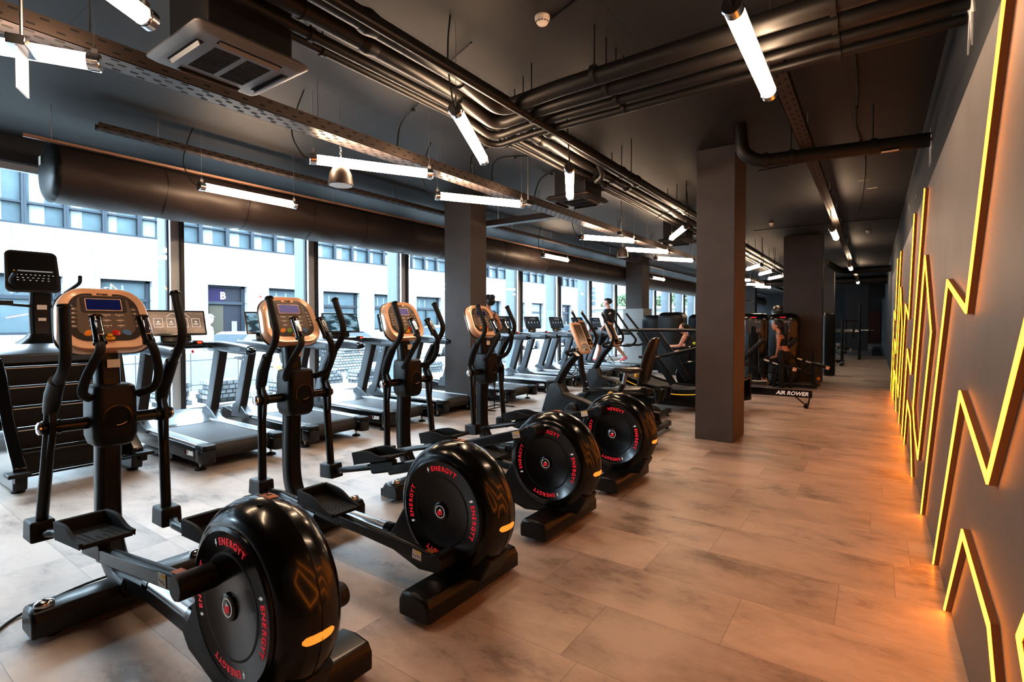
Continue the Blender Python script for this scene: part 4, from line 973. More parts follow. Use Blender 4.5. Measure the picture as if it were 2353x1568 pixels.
# emergency signs
def exitsign(x, y, z, lab, glassy, rz=0):
    t = thing('emergency_sign', lab, 'emergency light', (x, y, z), rz)
    g = MB(); g.box((0, 0, 0), (.07, .16, .045)); bd = obj('lamp_body', g, M['chrome' if glassy else 'satin'], t, bevel=.004)
    g = MB(); g.tube([(0, 0, .02), (0, 0, CEIL - z)], .008, n=10); obj('conduit', g, M['steel'], t)
    if glassy:
        m = mat('edge_lit_acrylic', (.85, .92, .92), .15, alpha=1, emit=(.9, .95, 1), estr=.12)
        g = MB(); g.box((0, 0, -.115), (.008, .13, .19)); obj('sign_plate', g, m, t)
    else:
        g = MB(); g.box((0, 0, -.024), (.05, .10, .006)); obj('light_plate', g, M['white'], t)
exitsign(-3.2, .655, 2.66, 'hanging emergency light with clear acrylic plate at top left', True, math.radians(62))
exitsign(-3.47, 5.27, 2.86, 'small hanging emergency downlight at the end of the lamp near the column', False)
exitsign(-3.41, 7.95, 2.86, 'small hanging emergency downlight before the clad column', False)
# surface cables clipped to the ceiling
CB = [('black cable pair running along the ceiling beside the pipes', [(-3.08, -2, 3.40), (-3.08, 3.0, 3.40), (-3.08, 12, 3.40), (-3.08, 30, 3.40)]),
      ('black cable crossing the ceiling to the first slanted lamp', [(-3.9, 3.55, 3.12), (-3.88, 3.6, 3.40), (-3.3, 3.35, 3.42), (-2.75, 3.05, 3.43), (-2.4, 2.9, 3.42)]),
      ('black cable arching from the wide tray over the column', [(-3.9, 4.7, 3.10), (-3.85, 4.75, 3.42), (-3.1, 4.9, 3.43), (-2.9, 4.6, 3.42)]),
      ('second black cable arching from the wide tray', [(-3.9, 5.1, 3.10), (-3.86, 5.15, 3.42), (-3.4, 5.3, 3.43), (-2.95, 5.3, 3.42)]),
      ('black cable looping to the second ceiling cassette', [(-3.86, 6.0, 3.1), (-3.8, 6.1, 3.4), (-3.4, 6.0, 3.43), (-3.3, 5.9, 3.3), (-3.28, 5.85, 3.1)]),
      ('black cable crossing the ceiling from the smoke detector', [(-1.8, 3.02, 3.44), (-1.2, 2.8, 3.445), (-.8, 2.6, 3.44)]),
      ('wavy black cable on the ceiling near the right wall', [(-.15, 3.9, 3.44), (-.14, 5.4, 3.44), (-.18, 6.4, 3.44), (-.12, 7.6, 3.44), (-.16, 9.5, 3.44), (-.3, 12.5, 3.44)]),
      ('black cable crossing the ceiling beyond the drain pipe', [(-1.3, 7.6, 3.44), (-.6, 7.5, 3.44), (.39, 7.55, 3.44)]),
      ('straight conduit crossing the ceiling before the brown column', [(-2.2, 12.4, 3.43), (-.5, 12.4, 3.43), (.39, 12.5, 3.43)])]
for lab, pts in CB:
    g = MB(); g.tube(pts, .008, n=6, k=4); t = thing('ceiling_cable', lab, 'cable'); obj('lead', g, M['rubber'], t)
    p = [V(q) for q in pts]
    for a, b_ in list(zip(p, p[1:]))[:3]:
        if a.z > 3.35 and b_.z > 3.35: g = MB(); m_ = (a + b_) / 2; g.box(m_, (.025, .025, .03)); obj('cable_clip', g, M['rubber'], t)
# far ducts near the end of the hall
g = MB(); g.tube([(-6.35, 24.3, 3.05), (.39, 24.3, 3.05)], .16, n=20); tag(obj('cross_duct', g, M['pipe']), 'dark round cross duct near the end of the hall', 'duct')
g = MB(); g.tube([(-1.15, 17.0, 3.1), (-.9, 18.5, 3.0), (-.6, 18.9, 2.98), (.39, 18.9, 3.0)], .10, n=18, k=3); g.tube([(-.4, 18.9, 3.05), (-.4, 18.9, CEIL)], .006, n=6); tag(obj('cross_duct', g, M['pipe']), 'round duct with elbow behind the brown column', 'duct')
g = MB(); g.b2((-.22, 30, 2.6), (.38, 31.8, CEIL)); tag(obj('box_duct', g, M['pipe'], bevel=.01), 'big dark box duct at the far end of the aisle', 'duct')
# ================================================================== OUTSIDE
M['stone'] = None
def facade_mat():
    m, nt, b, out = _nt('pale_stone_panels'); N = nt.nodes; L = nt.links
    tc = N.new('ShaderNodeTexCoord'); sx = N.new('ShaderNodeSeparateXYZ'); cb = N.new('ShaderNodeCombineXYZ'); L.new(tc.outputs['Object'], sx.inputs[0]); L.new(sx.outputs[1], cb.inputs[0]); L.new(sx.outputs[2], cb.inputs[1])
    br = N.new('ShaderNodeTexBrick'); br.offset = 0; br.inputs['Scale'].default_value = 1; br.inputs['Brick Width'].default_value = 1.04; br.inputs['Row Height'].default_value = .55; br.inputs['Mortar Size'].default_value = .009
    br.inputs['Color1'].default_value = (.155, .157, .16, 1); br.inputs['Color2'].default_value = (.18, .183, .187, 1); br.inputs['Mortar'].default_value = (.045, .048, .052, 1)
    L.new(cb.outputs[0], br.inputs['Vector'])
    n = N.new('ShaderNodeTexNoise'); n.inputs['Scale'].default_value = 3; n.inputs['Detail'].default_value = 8; L.new(tc.outputs['Object'], n.inputs['Vector'])
    mx = N.new('ShaderNodeMix'); mx.data_type = 'RGBA'; mx.blend_type = 'SOFT_LIGHT'; mx.inputs[0].default_value = .2; L.new(br.outputs['Color'], mx.inputs[6]); L.new(n.outputs['Color'], mx.inputs[7]); L.new(mx.outputs[2], b.inputs['Base Color'])
    b.inputs['Roughness'].default_value = .8; return m
M['stone'] = facade_mat()
M['winframe'] = mat('blue_grey_window_frame', (.018, .023, .029), .6, spec=.15)
M['wglass'] = mat('far_window_glass', (.042, .058, .066), .6, spec=.12, noise=.65, nscale=.9)
M['wdark'] = mat('dark_door_panel', (.012, .013, .018), .6, spec=.15)
M['wlight'] = mat('blind_white', (.11, .125, .13), .7, spec=.1)
FX = -22.0
g = MB(); g.b2((-60, -30, -.55), (-15.8, 90, -.38)); st = obj('street', g, concrete('street_concrete', (.2, .2, .2), .8, False)); tag(st, 'pale street surface in front of the white building', 'street')
g = MB(); g.b2((-15.8, -30, -.55), (WX - .3, 90, -.13)); st = obj('pavement', g, concrete('pavement_concrete', (.24, .24, .24), .8, False)); tag(st, 'white sunlit pavement right outside the gym windows', 'pavement')
b_ = thing('office_building', 'white stone office building across the street with grey framed windows', 'building', (0, 0, 0))
# wall with openings: build as strips between openings
doors = [(-4, -2.2, 0), (.2, 1.9, 0), (3.2, 5.40, 1), (6.41, 7.98, 2), (9.94, 11.53, 3), (12.5, 14.6, 1), (15.26, 17.42, 2), (18.39, 20.3, 1), (21.51, 23.63, 2), (24.8, 26.9, 1), (28.2, 29.92, 2), (31.2, 33.03, 2), (33.95, 35.7, 4), (37.2, 37.9, 1), (38.78, 40.41, 5)]
g = MB(); z0, z1 = -.38, 2.93; y = -12
for a, c, k in doors:
    g.b2((FX - .4, y, z0), (FX, a, z1)); y = c
    if k == 1: g.b2((FX - .4, a, z0), (FX, c, 1.0))
g.b2((FX - .4, y, z0), (FX, 43.0, z1)); g.b2((FX - .4, -12, z1), (FX, 43.0, 4.50)); g.b2((FX - .4, -12, 6.55), (FX, 43.0, 9)); g.b2((FX - 6, 42.8, z0), (FX, 43.0, 9))
for y in (8.23, 14.6, 21.0, 27.4, 33.8, 40.2): g.b2((FX - .4, y, 4.5), (FX, y + .02, 6.55))
obj('stone_wall', g, M['stone'], b_)
def upper(y0, y1):
    f = MB(); zA, zB, zC = 4.50, 5.22, 6.55; w = .07
    f.b2((FX - .25, y0, zA), (FX - .04, y1, zA + w)); f.b2((FX - .25, y0, zC - w), (FX - .04, y1, zC)); f.b2((FX - .25, y0, zA), (FX - .02, y0 + w * .9, zC)); f.b2((FX - .25, y1 - w * .9, zA), (FX - .02, y1, zC)); f.b2((FX - .22, y0, zB - w / 2), (FX - .06, y1, zB + w / 2))
    o = obj('window', f, M['winframe'], b_)
    f = MB(); f.b2((FX - .20, y0 + .05, zA), (FX - .19, y1 - .05, zC)); obj('pane', f, M['wglass'], o)
    f = MB(); f.b2((FX - .189, y0 + .15, zA + .1), (FX - .185, y0 + .15 + random.uniform(.15, .4), zC - .1)); obj('blind', f, M['wlight'], o)
y = -9.1
while y < 42:
    upper(y, y + 1.04); y += 1.045
def opening(a, c, k):
    f = MB(); w = .08; zt = 2.93; zb = 1.0 if k == 1 else -.38
    f.b2((FX - .35, a, zb), (FX - .22, a + w, zt)); f.b2((FX - .35, c - w * 1.8, zb), (FX - .22, c, zt)); f.b2((FX - .35, a, zt - w), (FX - .22, c, zt)); f.b2((FX - .35, a, 2.15), (FX - .2, c, 2.27)); f.b2((FX - .35, a, zb), (FX - .22, c, zb + w))
    if k == 2: f.b2((FX - .35, (a + c) / 2 - .04, zb), (FX - .22, (a + c) / 2 + .06, 2.2))
    o = obj('ground_floor_window' if k < 3 else 'door_portal', f, M['winframe'], b_)
    if k == 4:
        f = MB()
        for i in range(12): f.b2((FX - .30, a + .05, -.38 + i * .27), (FX - .27, c - .05, -.38 + i * .27 + .255))
        q = obj('roller_door', f, M['wlight'], o); q['kind'] = 'stuff'; return
    f = MB(); f.b2((FX - .30, a + .05, zb), (FX - .29, c - .05, zt)); obj('pane', f, M['wglass'] if k < 3 else M['wdark'], o)
    if k < 3:
        for j in range(2):
            f = MB(); yy = a + (c - a) * (.22 + .22 * j); f.b2((FX - .287, yy, 2.32), (FX - .283, yy + .07, 2.75)); obj('blind', f, M['wlight'], o)
    else:
        f = MB(); f.b2((FX - .28, a + .15, -.3), (FX - .27, a + (c - a) * .45, 2.1)); obj('lit_doorway', f, mat('tan_doorway', (.04, .036, .028), .6, spec=.1), o)
        f = MB(); f.text('B' if k == 3 else 'C', .42, frame((FX - .262, a + (c - a) * .44, 2.50), (0, 1, 0), (0, 0, 1)), .004, bold=.008); obj('letter', f, M['lwhite'], o)
        f = MB(); f.b2((FX - .27, a + (c - a) * .47, 2.22), (FX - .266, a + .1, 2.84)); obj('portal_sign', f, mat('violet_sign', (.012, .009, .028), .6, spec=.1), o)
        f = MB(); f.b2((FX - .27, a + (c - a) * .66, 1.0), (FX - .262, a + (c - a) * .80, 1.45)); f.b2((FX - .27, a + (c - a) * .70, .3), (FX - .262, a + (c - a) * .76, .8)); q = obj('notice', f, M['wlight'], o); q['kind'] = 'stuff'
for d in doors: opening(*d)
g = MB(); g.ell((FX + .04, 12.1, 2.55), (.06, .06, .06)); obj('alarm_beacon', g, M['red'], b_)

# brick building and stone walls farther on
def brick(name, c1, c2, mo, bw, rh, ms):
    m, nt, b, out = _nt(name); N = nt.nodes; L = nt.links
    tc = N.new('ShaderNodeTexCoord'); sx = N.new('ShaderNodeSeparateXYZ'); cb = N.new('ShaderNodeCombineXYZ'); ad = N.new('ShaderNodeMath'); L.new(tc.outputs['Object'], sx.inputs[0]); L.new(sx.outputs[0], ad.inputs[0]); L.new(sx.outputs[1], ad.inputs[1]); L.new(ad.outputs[0], cb.inputs[0]); L.new(sx.outputs[2], cb.inputs[1])
    br = N.new('ShaderNodeTexBrick'); br.inputs['Scale'].default_value = 1; br.inputs['Brick Width'].default_value = bw; br.inputs['Row Height'].default_value = rh; br.inputs['Mortar Size'].default_value = ms
    br.inputs['Color1'].default_value = (*c1, 1); br.inputs['Color2'].default_value = (*c2, 1); br.inputs['Mortar'].default_value = (*mo, 1); L.new(cb.outputs[0], br.inputs['Vector']); L.new(br.outputs['Color'], b.inputs['Base Color']); b.inputs['Roughness'].default_value = .85
    return m
M['brick'] = brick('pale_red_brick', (.16, .085, .07), (.22, .14, .12), (.25, .24, .23), .5, .16, .02)
M['rubble'] = brick('rubble_stone', (.10, .105, .095), (.18, .185, .17), (.25, .25, .24), .8, .35, .04)
g = MB(); g.b2((-60, 70, -.38), (-24, 80, 14)); bb = obj('brick_walls', g, M['brick']); bt = thing('brick_building', 'pale pink brick building with arched windows beyond the white one', 'building'); bb.parent = bt
for i in range(14):
    x = -72 + i * 3.4
    g = MB(); pts = [(x - .7, 3.8), (x + .7, 3.8), (x + .7, 6.2), (x + .45, 6.6), (x, 6.75), (x - .45, 6.6), (x - .7, 6.2)]; g.prism(pts, 'y', 69.9, 69.97); w_ = obj('arched_window', g, M['wglass'], bt)
    g = MB()
    for q in (-.7, 0, .65): g.b2((x + q, 69.84, 3.8), (x + q + .06, 69.89, 6.4))
    for zz in (3.8, 4.6, 5.4, 6.1): g.b2((x - .7, 69.84, zz), (x + .7, 69.89, zz + .06))
    obj('glazing_bars', g, M['lwhite'], w_)
g = MB(); g.b2((-60, 56, -.38), (-15.9, 57, 3.0)); g.b2((-60, 55.7, 2.9), (-15.9, 57.2, 3.2)); tag(obj('retaining_wall', g, M['rubble']), 'rubble stone retaining wall with pale coping beyond the far cars', 'wall')
g = MB(); g.b2((-59, 52, 1.7), (-26, 52.3, 2.4)); g.b2((-59, 51.9, -.38), (-58, 52.3, 2.4)); g.b2((-26.3, 51.9, -.38), (-26, 52.4, 2.4)); tag(obj('steel_canopy', g, M['winframe']), 'dark steel gate beam in front of the stone wall', 'gate')
M['leaf'] = mat('pale_foliage', (.045, .07, .035), .8, noise=.6, nscale=2, bump=.5)
for i in range(5):
    g = MB(); random.seed(i + 3)
    for q in range(420):
        a = random.uniform(0, 2 * PI); b__ = random.uniform(0, 1.2); k = random.uniform(.75, 1.05); r_ = random.uniform(.06, .16)
        g.ell((2.4 * k * math.cos(a) * math.cos(b__), .7 * k * math.sin(a) * math.cos(b__), .3 + 1.5 * k * math.sin(b__)), (r_ * 1.6, r_, r_ * .7), n=5, m=3, rot=(random.uniform(0, 3), random.uniform(0, 3), 0))
    o = obj('leafy_shrub', g, M['leaf'], loc=(-19 - i * 6.5, 59.0, 3.0), stuff=False); tag(o, 'leafy shrub on the slope above the stone retaining wall', 'shrub', 'shrubs above the retaining wall')
# low concrete upstand and ramp near the glass
g = MB(); g.prism([(-4, -.13), (7.6, -.13), (7.6, .1), (5.6, .72), (-4, .72)], 'x', -12.6, -12.35); tag(obj('low_wall', g, M['stone']), 'low white concrete wall with sloping end outside the first windows', 'wall')

# cars
M['carw'] = mat('white_car_paint', (.24, .25, .27), .4, coat=.2); M['card'] = mat('dark_car_paint', (.012, .016, .022), .4, coat=.1); M['cargl'] = mat('car_glass', (.02, .027, .033), .3, spec=.3)
def car(loc, rz, m, suv, lab):
    t = thing('parked_car', lab, 'car', loc, rz, 'cars parked along the street'); H = 1.62 if suv else 1.42
    low = [(-2.1, .30), (-2.15, .62), (-1.95, .82), (-1.0, .92), (1.3, .95), (2.05, .88), (2.15, .60), (2.1, .30)]
    g = MB(); secs = []
    for y, k in ((-.86, .93), (-.80, .98), (-.6, 1), (.6, 1), (.80, .98), (.86, .93)): secs.append([(x * (1 - (1 - k) * .4), y, .3 + (z - .3) * k) for x, z in low])
    g.loft(secs); obj('body', g, m, t, bevel=.04)
    gh = [(-1.25, .88), (-.45, H - .10), (-.2, H - .04), (.9, H), (1.45, H - .12), (1.95, .90)] if suv else [(-1.2, .88), (-.35, H - .08), (0, H), (.7, H), (1.0, H - .06), (1.75, .90)]
    g = MB(); secs = [[(x, y * (1 if z < 1 else .86), z) for x, z in gh] for y in (-.76, .76)]; g.loft(secs); cb = obj('glasshouse', g, M['cargl'], t, bevel=.03)
    g = MB(); secs = [[(x, y, z) for x, z in [(gh[1][0] + .02, gh[1][1] + .0), (gh[2][0], gh[2][1] + .02), (gh[3][0], gh[3][1] + .02), (gh[4][0], gh[4][1] + .02), (gh[4][0] - .05, gh[4][1] - .05), (gh[1][0] + .1, gh[1][1] - .05)]] for y in (-.68, .68)]; g.loft(secs); obj('roof', g, m, t, bevel=.03)
    for x in (-1.32, 1.32):
        for y in (-1, 1):
            g = MB(); g.lathe([(.02, 0), (.16, .01), (.20, .03), (.20, .0), (.315, -.01), (.32, -.05), (.32, -.20)], (x, y * .80, .32), axis='y', n=22) if y < 0 else g.lathe([(.32, -.2), (.32, -.05), (.315, .01), (.2, 0), (.2, -.03), (.16, .01), (.02, .0)], (x, y * .84, .32), axis='y', n=22)
            obj('wheel', g, M['rubber'], t)
    for s in (-1, 1):
        g = MB(); g.ell((-.82, s * .93, .98), (.09, .10, .07)); obj('wing_mirror', g, m, t)
        g = MB(); g.ell((-2.02, s * .58, .68), (.10, .17, .07)); obj('headlamp', g, M['chrome'], t)
        g = MB(); g.ell((2.04, s * .60, .74), (.08, .16, .08)); obj('tail_lamp', g, M['red'], t)
    g = MB(); g.box((-2.13, 0, .45), (.03, .5, .11)); obj('number_plate', g, M['white'], t)
car((-19.0, 9.6, -.38), PI / 2 + .5, M['carw'], False, 'white car with windscreen showing behind the first treadmill screen')
car((-19.8, 14.6, -.38), 1.0, M['card'], False, 'dark blue car seen between the second and third elliptical trainers')
car((-18.0, 19.2, -.38), 1.9, M['carw'], True, 'white estate car nearest to the grey column, on its left')
car((-19.6, 23.4, -.38), 1.5, M['carw'], True, 'white car parked closest to the building, half hidden by the grey column')
car((-18.6, 28.3, -.38), 1.9, M['carw'], False, 'white saloon right of the grey column, behind the woman')
car((-19.0, 34.5, -.38), 1.4, M['card'], True, 'dark car far down the street')
car((-21.5, 46.0, -.38), .2, M['carw'], True, 'white car in front of the stone retaining wall')
car((-26.0, 49.0, -.38), .1, M['carw'], False, 'second white car farther left before the stone retaining wall')
car((-18.4, 50.5, -.38), .1, M['carw'], True, 'white van above the black machine towers')
# paver stacks
M['paver'] = brick('grey_paving_blocks', (.11, .12, .125), (.20, .21, .22), (.03, .03, .03), .12, .082, .010)
def stack(x, y, nx, nz, lab, seed):
    random.seed(seed); g = MB()
    for i in range(nz):
        w = nx * (1 - .5 * (i / nz) ** 1.5) if seed % 2 else nx
        ox = random.uniform(-.04, .04); oy = random.uniform(-.05, .05)
        g.b2((-.22 + ox, -w / 2 + oy, i * .082), (.22 + ox, w / 2 + oy, i * .082 + .076))
    o = obj('paver_stack', g, M['paver'], loc=(x, y, -.13)); tag(o, lab, 'paving blocks', 'stacks of paving blocks outside the windows')
for i, (x, y, nx, nz) in enumerate([(-10.6, 4.1, .5, 5), (-10.4, 4.95, .8, 5), (-9.8, 5.9, .55, 5), (-9.3, 5.1, .4, 3), (-11.2, 7.1, .55, 7), (-11.3, 7.9, .6, 4), (-10.8, 8.6, .6, 4), (-13.5, 10.3, 1.2, 11), (-11.0, 9.5, .55, 4), (-11.6, 10.6, .6, 5), (-11.2, 11.5, .7, 4), (-11.0, 14.0, .8, 5), (-11.3, 16.0, .8, 5), (-11.0, 18.5, .9, 5), (-11.5, 21.0, .9, 5), (-10.9, 3.4, .5, 4)]):
    stack(x, y, nx, nz, 'stack of grey paving blocks on the pavement outside the glass', i)
g = MB(); g.b2((-13.8, 9.7, -.13), (-13.2, 10.9, -.13 + .001)); 
t = thing('traffic_cone', 'orange and white traffic cone outside, beside the second elliptical console', 'traffic cone', (-15.4, 9.0, -.13))
g = MB(); g.b2((-.19, -.19, 0), (.19, .19, .03)); obj('base', g, M['orange'], t)
g = MB(); g.lathe([(.14, .03), (.115, .17)], n=20); obj('cone_body', g, M['orange'], t)
g = MB(); g.lathe([(.115, .17), (.085, .33)], n=20); obj('white_band', g, M['white'], t)
g = MB(); g.lathe([(.085, .33), (.06, .45)], n=20); obj('cone_body', g, M['orange'], t)
g = MB(); g.lathe([(.06, .45), (.035, .60), (.03, .61)], n=20); obj('cone_tip', g, M['white'], t)
# ================================================================== OTHER MACHINES
def bolt(g, p, ax, s, r=.009): g.lathe([(r, 0), (r, s * .004), (r * .4, s * .006)], p, axis=ax, n=10)
# ---- stair climber at the left, local: origin floor, +x rear (user side)
t = thing('stair_climber', 'big black stair climber machine at the left edge of the photo', 'stair climber', (-6.6, 1.50, 0))
for s in (-1, 1):
    g = MB(); g.prism([(.95, .03), (.98, .22), (.82, .34), (.62, .55), (.35, .95), (.20, 1.08), (-.45, 1.08), (-.55, .9), (-.55, .03)], 'y', s * .36, s * .45); sp = obj('side_panel', g, M['gloss'], t, bevel=.012)
    g = MB(); g.box((1.0, s * .43, .18), (.16, .14, .03)); g.box((1.0, s * .43, .14), (.10, .05, .06)); obj('foot_step', g, M['satin'], t, bevel=.006)
    g = MB(); g.lathe([(.045, 0), (.045, .012), (.015, .02), (.012, .05)], (.85, s * .40, 0), n=16); obj('levelling_foot', g, M['rubber'], t)
    g = MB(); g.tube(fillet([(-.30, s * .43, 1.06), (-.20, s * .46, 1.72), (.10, s * .46, 1.76), (.22, s * .46, 1.55), (.52, s * .46, .62), (.62, s * .46, .50)], .10, 6), .022, n=12); obj('side_rail', g, M['black'], t)
    g = MB(); g.tube(fillet([(.20, s * .46, 1.55), (.33, s * .46, 1.18), (.44, s * .46, .60), (.30, s * .46, .55), (.12, s * .46, 1.0)], .07, 5), .017, n=12); obj('chrome_rail', g, M['chrome'], t)
    g = MB(); g.tube([(-.20, s * .06, 1.56), (-.12, s * .36, 1.58)], .014, n=10); g.box((-.10, s * .30, 1.585), (.07, .14, .045)); obj('hand_sensor', g, M['satin'], t, bevel=.008)
    g = MB(); g.tube(fillet([(-.18, s * .18, 1.70), (-.02, s * .26, 1.80), (.06, s * .24, 1.86)], .04, 4), .017, n=10); obj('reading_grip', g, M['foam'], t)
for i in range(6):
    z = .30 + i * .17; x = .78 - i * .16
    g = MB(); g.b2((x - .19, -.355, z - .165), (x, .355, z)); st = obj('stair_tread', g, M['satin'], t, bevel=.006)
    g = MB(); g.b2((x - .006, -.355, z - .006), (x + .003, .355, z + .002)); obj('tread_nosing', g, M['trail'], st)
g = MB()
for i in range(9): g.b2((.78 - .012 * i, -.355, .30 - i * .026 - .016), (.796 - .012 * i, .355, .30 - i * .026))
q = obj('lower_treads', g, M['satin'], t); q['kind'] = 'stuff'
g = MB(); secs = []
for yy in [(-.45 + .9 * i / 12) for i in range(13)]:
    k = 1 - (yy / .45) ** 2; secs.append([(.16, yy, 1.02), (.18, yy, 1.10), (.05, yy, 1.16 + .03 * k), (-.40, yy, 1.17 + .04 * k), (-.55, yy, 1.10), (-.55, yy, 1.0)])
g.loft(secs); obj('top_cover', g, M['tframe'], t, bevel=.01)
g = MB(); secs = [[(-.22 + a * k, b_ * k, z) for a, b_ in rrect(.34, .44, .08, 4)] for z, k in ((1.16, 1), (1.20, .85), (1.25, .55), (1.29, .45))]; g.loft(secs); obj('mast_boot', g, M['satin'], t)
g = MB(); g.tube([(-.22, 0, 1.25), (-.25, 0, 1.5), (-.20, 0, 1.72)], .085, flat=.55, sq=True, up=(0, 1, 0)); ms = obj('mast', g, M['black'], t, bevel=.01)
g = MB(); g.box((-.187, -.0, 1.555), (.003, .075, .055)); obj('warning_sticker', g, M['sticker'], ms); g = MB(); g.box((-.183, 0, 1.43), (.003, .06, .03)); obj('serial_sticker', g, M['sticker'], ms)
Fc = frame((-.14, -.075, 1.895), (0, 1, 0), (-.22, 0, .97))
g = MB(); secs = [[Fc @ V((x * k, y * k, z)) for x, y in [(a * (1 + .18 * (.17 - b_)), b_) for a, b_ in rrect(.39, .42, .05, 5)]] for z, k in ((-.05, .8), (-.03, .97), (-.008, 1), (.006, .985))]; g.loft(secs); cn = obj('console', g, M['satin'], t)
g = MB(); g.prism([(0, 0)] * 0 or rrect(.36, .285, .03, 4), 'z', 0, .001) if 0 else g.f([g.v(Fc @ V((a, b_, .0075))) for a, b_ in rrect(.35, .37, .03, 4)]); obj('console_glass', g, M['gloss'], cn)
g = MB()
for j, (yy, n_) in enumerate(((-.035, 10), (-.065, 7), (-.09, 6))):
    for i in range(n_):
        w = .30 * (i / (n_ - 1) - .5) * (1 if j == 0 else .75); g.f([g.v(Fc @ V((w + a, yy + b_, .0085))) for a, b_ in ((-.007, -.002), (.007, -.002), (.007, .002), (-.007, .002))])
for j in range(2):
    g.f([g.v(Fc @ V((a, .0 + .008 * j + b_, .0085))) for a, b_ in ((-.11, -.001), (.15, -.001), (.15, .001), (-.11, .001))])
q = obj('printed_legend', g, M['scrline'], cn); q['kind'] = 'stuff'
g = MB(); g.f([g.v(Fc @ V((-.135 + a, .005 + b_, .0085))) for a, b_ in ((-.008, -.006), (.008, -.006), (0, .008))]); obj('warning_triangle', g, M['stickery'], cn)

# ---- bikes: console helper
def bike_console(par, o, tilt, lit):
    Fb = frame(o, (0, 1, 0), (-math.sin(tilt), 0, math.cos(tilt)))
    g = MB(); secs = [[Fb @ V((x * k, y * k, z)) for x, y in rrect(.235, .395, .035, 4)] for z, k in ((-.035, .86), (-.02, .98), (-.005, 1), (.008, .97), (.010, .90))]; g.loft(secs); c = obj('console', g, M['gold'], par)
    g = MB(); g.f([g.v(Fb @ V((x, y + .045, .0125))) for x, y in rrect(.175, .235, .015, 3)]); obj('screen', g, M['refl'], c)
    g = MB(); g.f([g.v(Fb @ V((x, y - .135, .0125))) for x, y in rrect(.185, .085, .01, 3)]); obj('keypad', g, M['gloss'], c)
    g = MB(); g.f([g.v(Fb @ V((x, y - .083, .0128))) for x, y in rrect(.10, .012, .004, 2)]); obj('slot', g, M['hole'], c)
    g = MB()
    for i in range(9):
        a = PI * i / 8; g.box(Fb @ V((.045 * math.cos(a), .085 + .035 * math.sin(a), .0135)), (.002, .006, .006))
    q = obj('dial_marks', g, M['goldf'], c)
    g = MB(); g.box(Fb @ V((.02, -.15, .02)), (.02, .025, .02)); obj('stop_key', g, M['yellow'], c)
    return Fb
M['refl'] = mat('reflective_display', (.30, .24, .19), .2, metal=.7)
M['vinyl'] = mat('black_vinyl', (.010, .009, .009), .38, coat=.2, noise=.2, nscale=50, bump=.1)
def stab(par, x, w, nm):
    g = MB(); g.tube([(x, -w, .065), (x, w, .065)], .034, flat=1.2, sq=True, up=(0, 0, 1)); s_ = obj(nm, g, M['black'], par, bevel=.004)
    for s in (-1, 1):
        g = MB(); g.tube([(x, s * w, .065), (x, s * (w + .02), .065)], .036, flat=1.2, sq=True, up=(0, 0, 1)); obj('end_cap', g, M['chrome'], s_); g = MB(); g.lathe([(.025, 0), (.025, .02), (.01, .03), (.01, .04)], (x, s * (w - .05), 0), n=12); obj('levelling_foot', g, M['rubber'], s_)
def crank(par, x, z, r, ang):
    for s, a in ((-1, ang), (1, ang + PI)):
        g = MB(); g.tube([(x, s * .10, z), (x + r * math.cos(a), s * .13, z + r * math.sin(a))], .014, n=8); ck = obj('crank_arm', g, M['gloss'], par)
        g = MB(); g.box((x + r * math.cos(a), s * .185, z + r * math.sin(a)), (.09, .09, .022)); pd = obj('pedal', g, M['rubber'], ck, bevel=.005)
        g = MB(); g.tube([(x + r * math.cos(a) + .05 * math.cos(b_), s * .185, z + r * math.sin(a) + .055 * math.sin(b_)) for b_ in [i * PI / 6 for i in range(7)]], .012, flat=.2, n=6, up=(0, 1, 0)); obj('pedal_strap', g, M['tlight'], pd)
def saddle(par, x, z):
    g = MB(); secs = []
    for dx_, w, h in ((.15, .06, .02), (.13, .125, .045), (.08, .135, .06), (0, .10, .055), (-.08, .045, .045), (-.14, .028, .035), (-.155, .012, .02)):
        secs.append([(x + dx_, w * math.cos(a), z + h * .5 * math.sin(a) * (1.0 if math.sin(a) > 0 else 1.3)) for a in [q * PI / 7 for q in range(14)]])
    g.loft(secs); return obj('saddle', g, M['vinyl'], par)
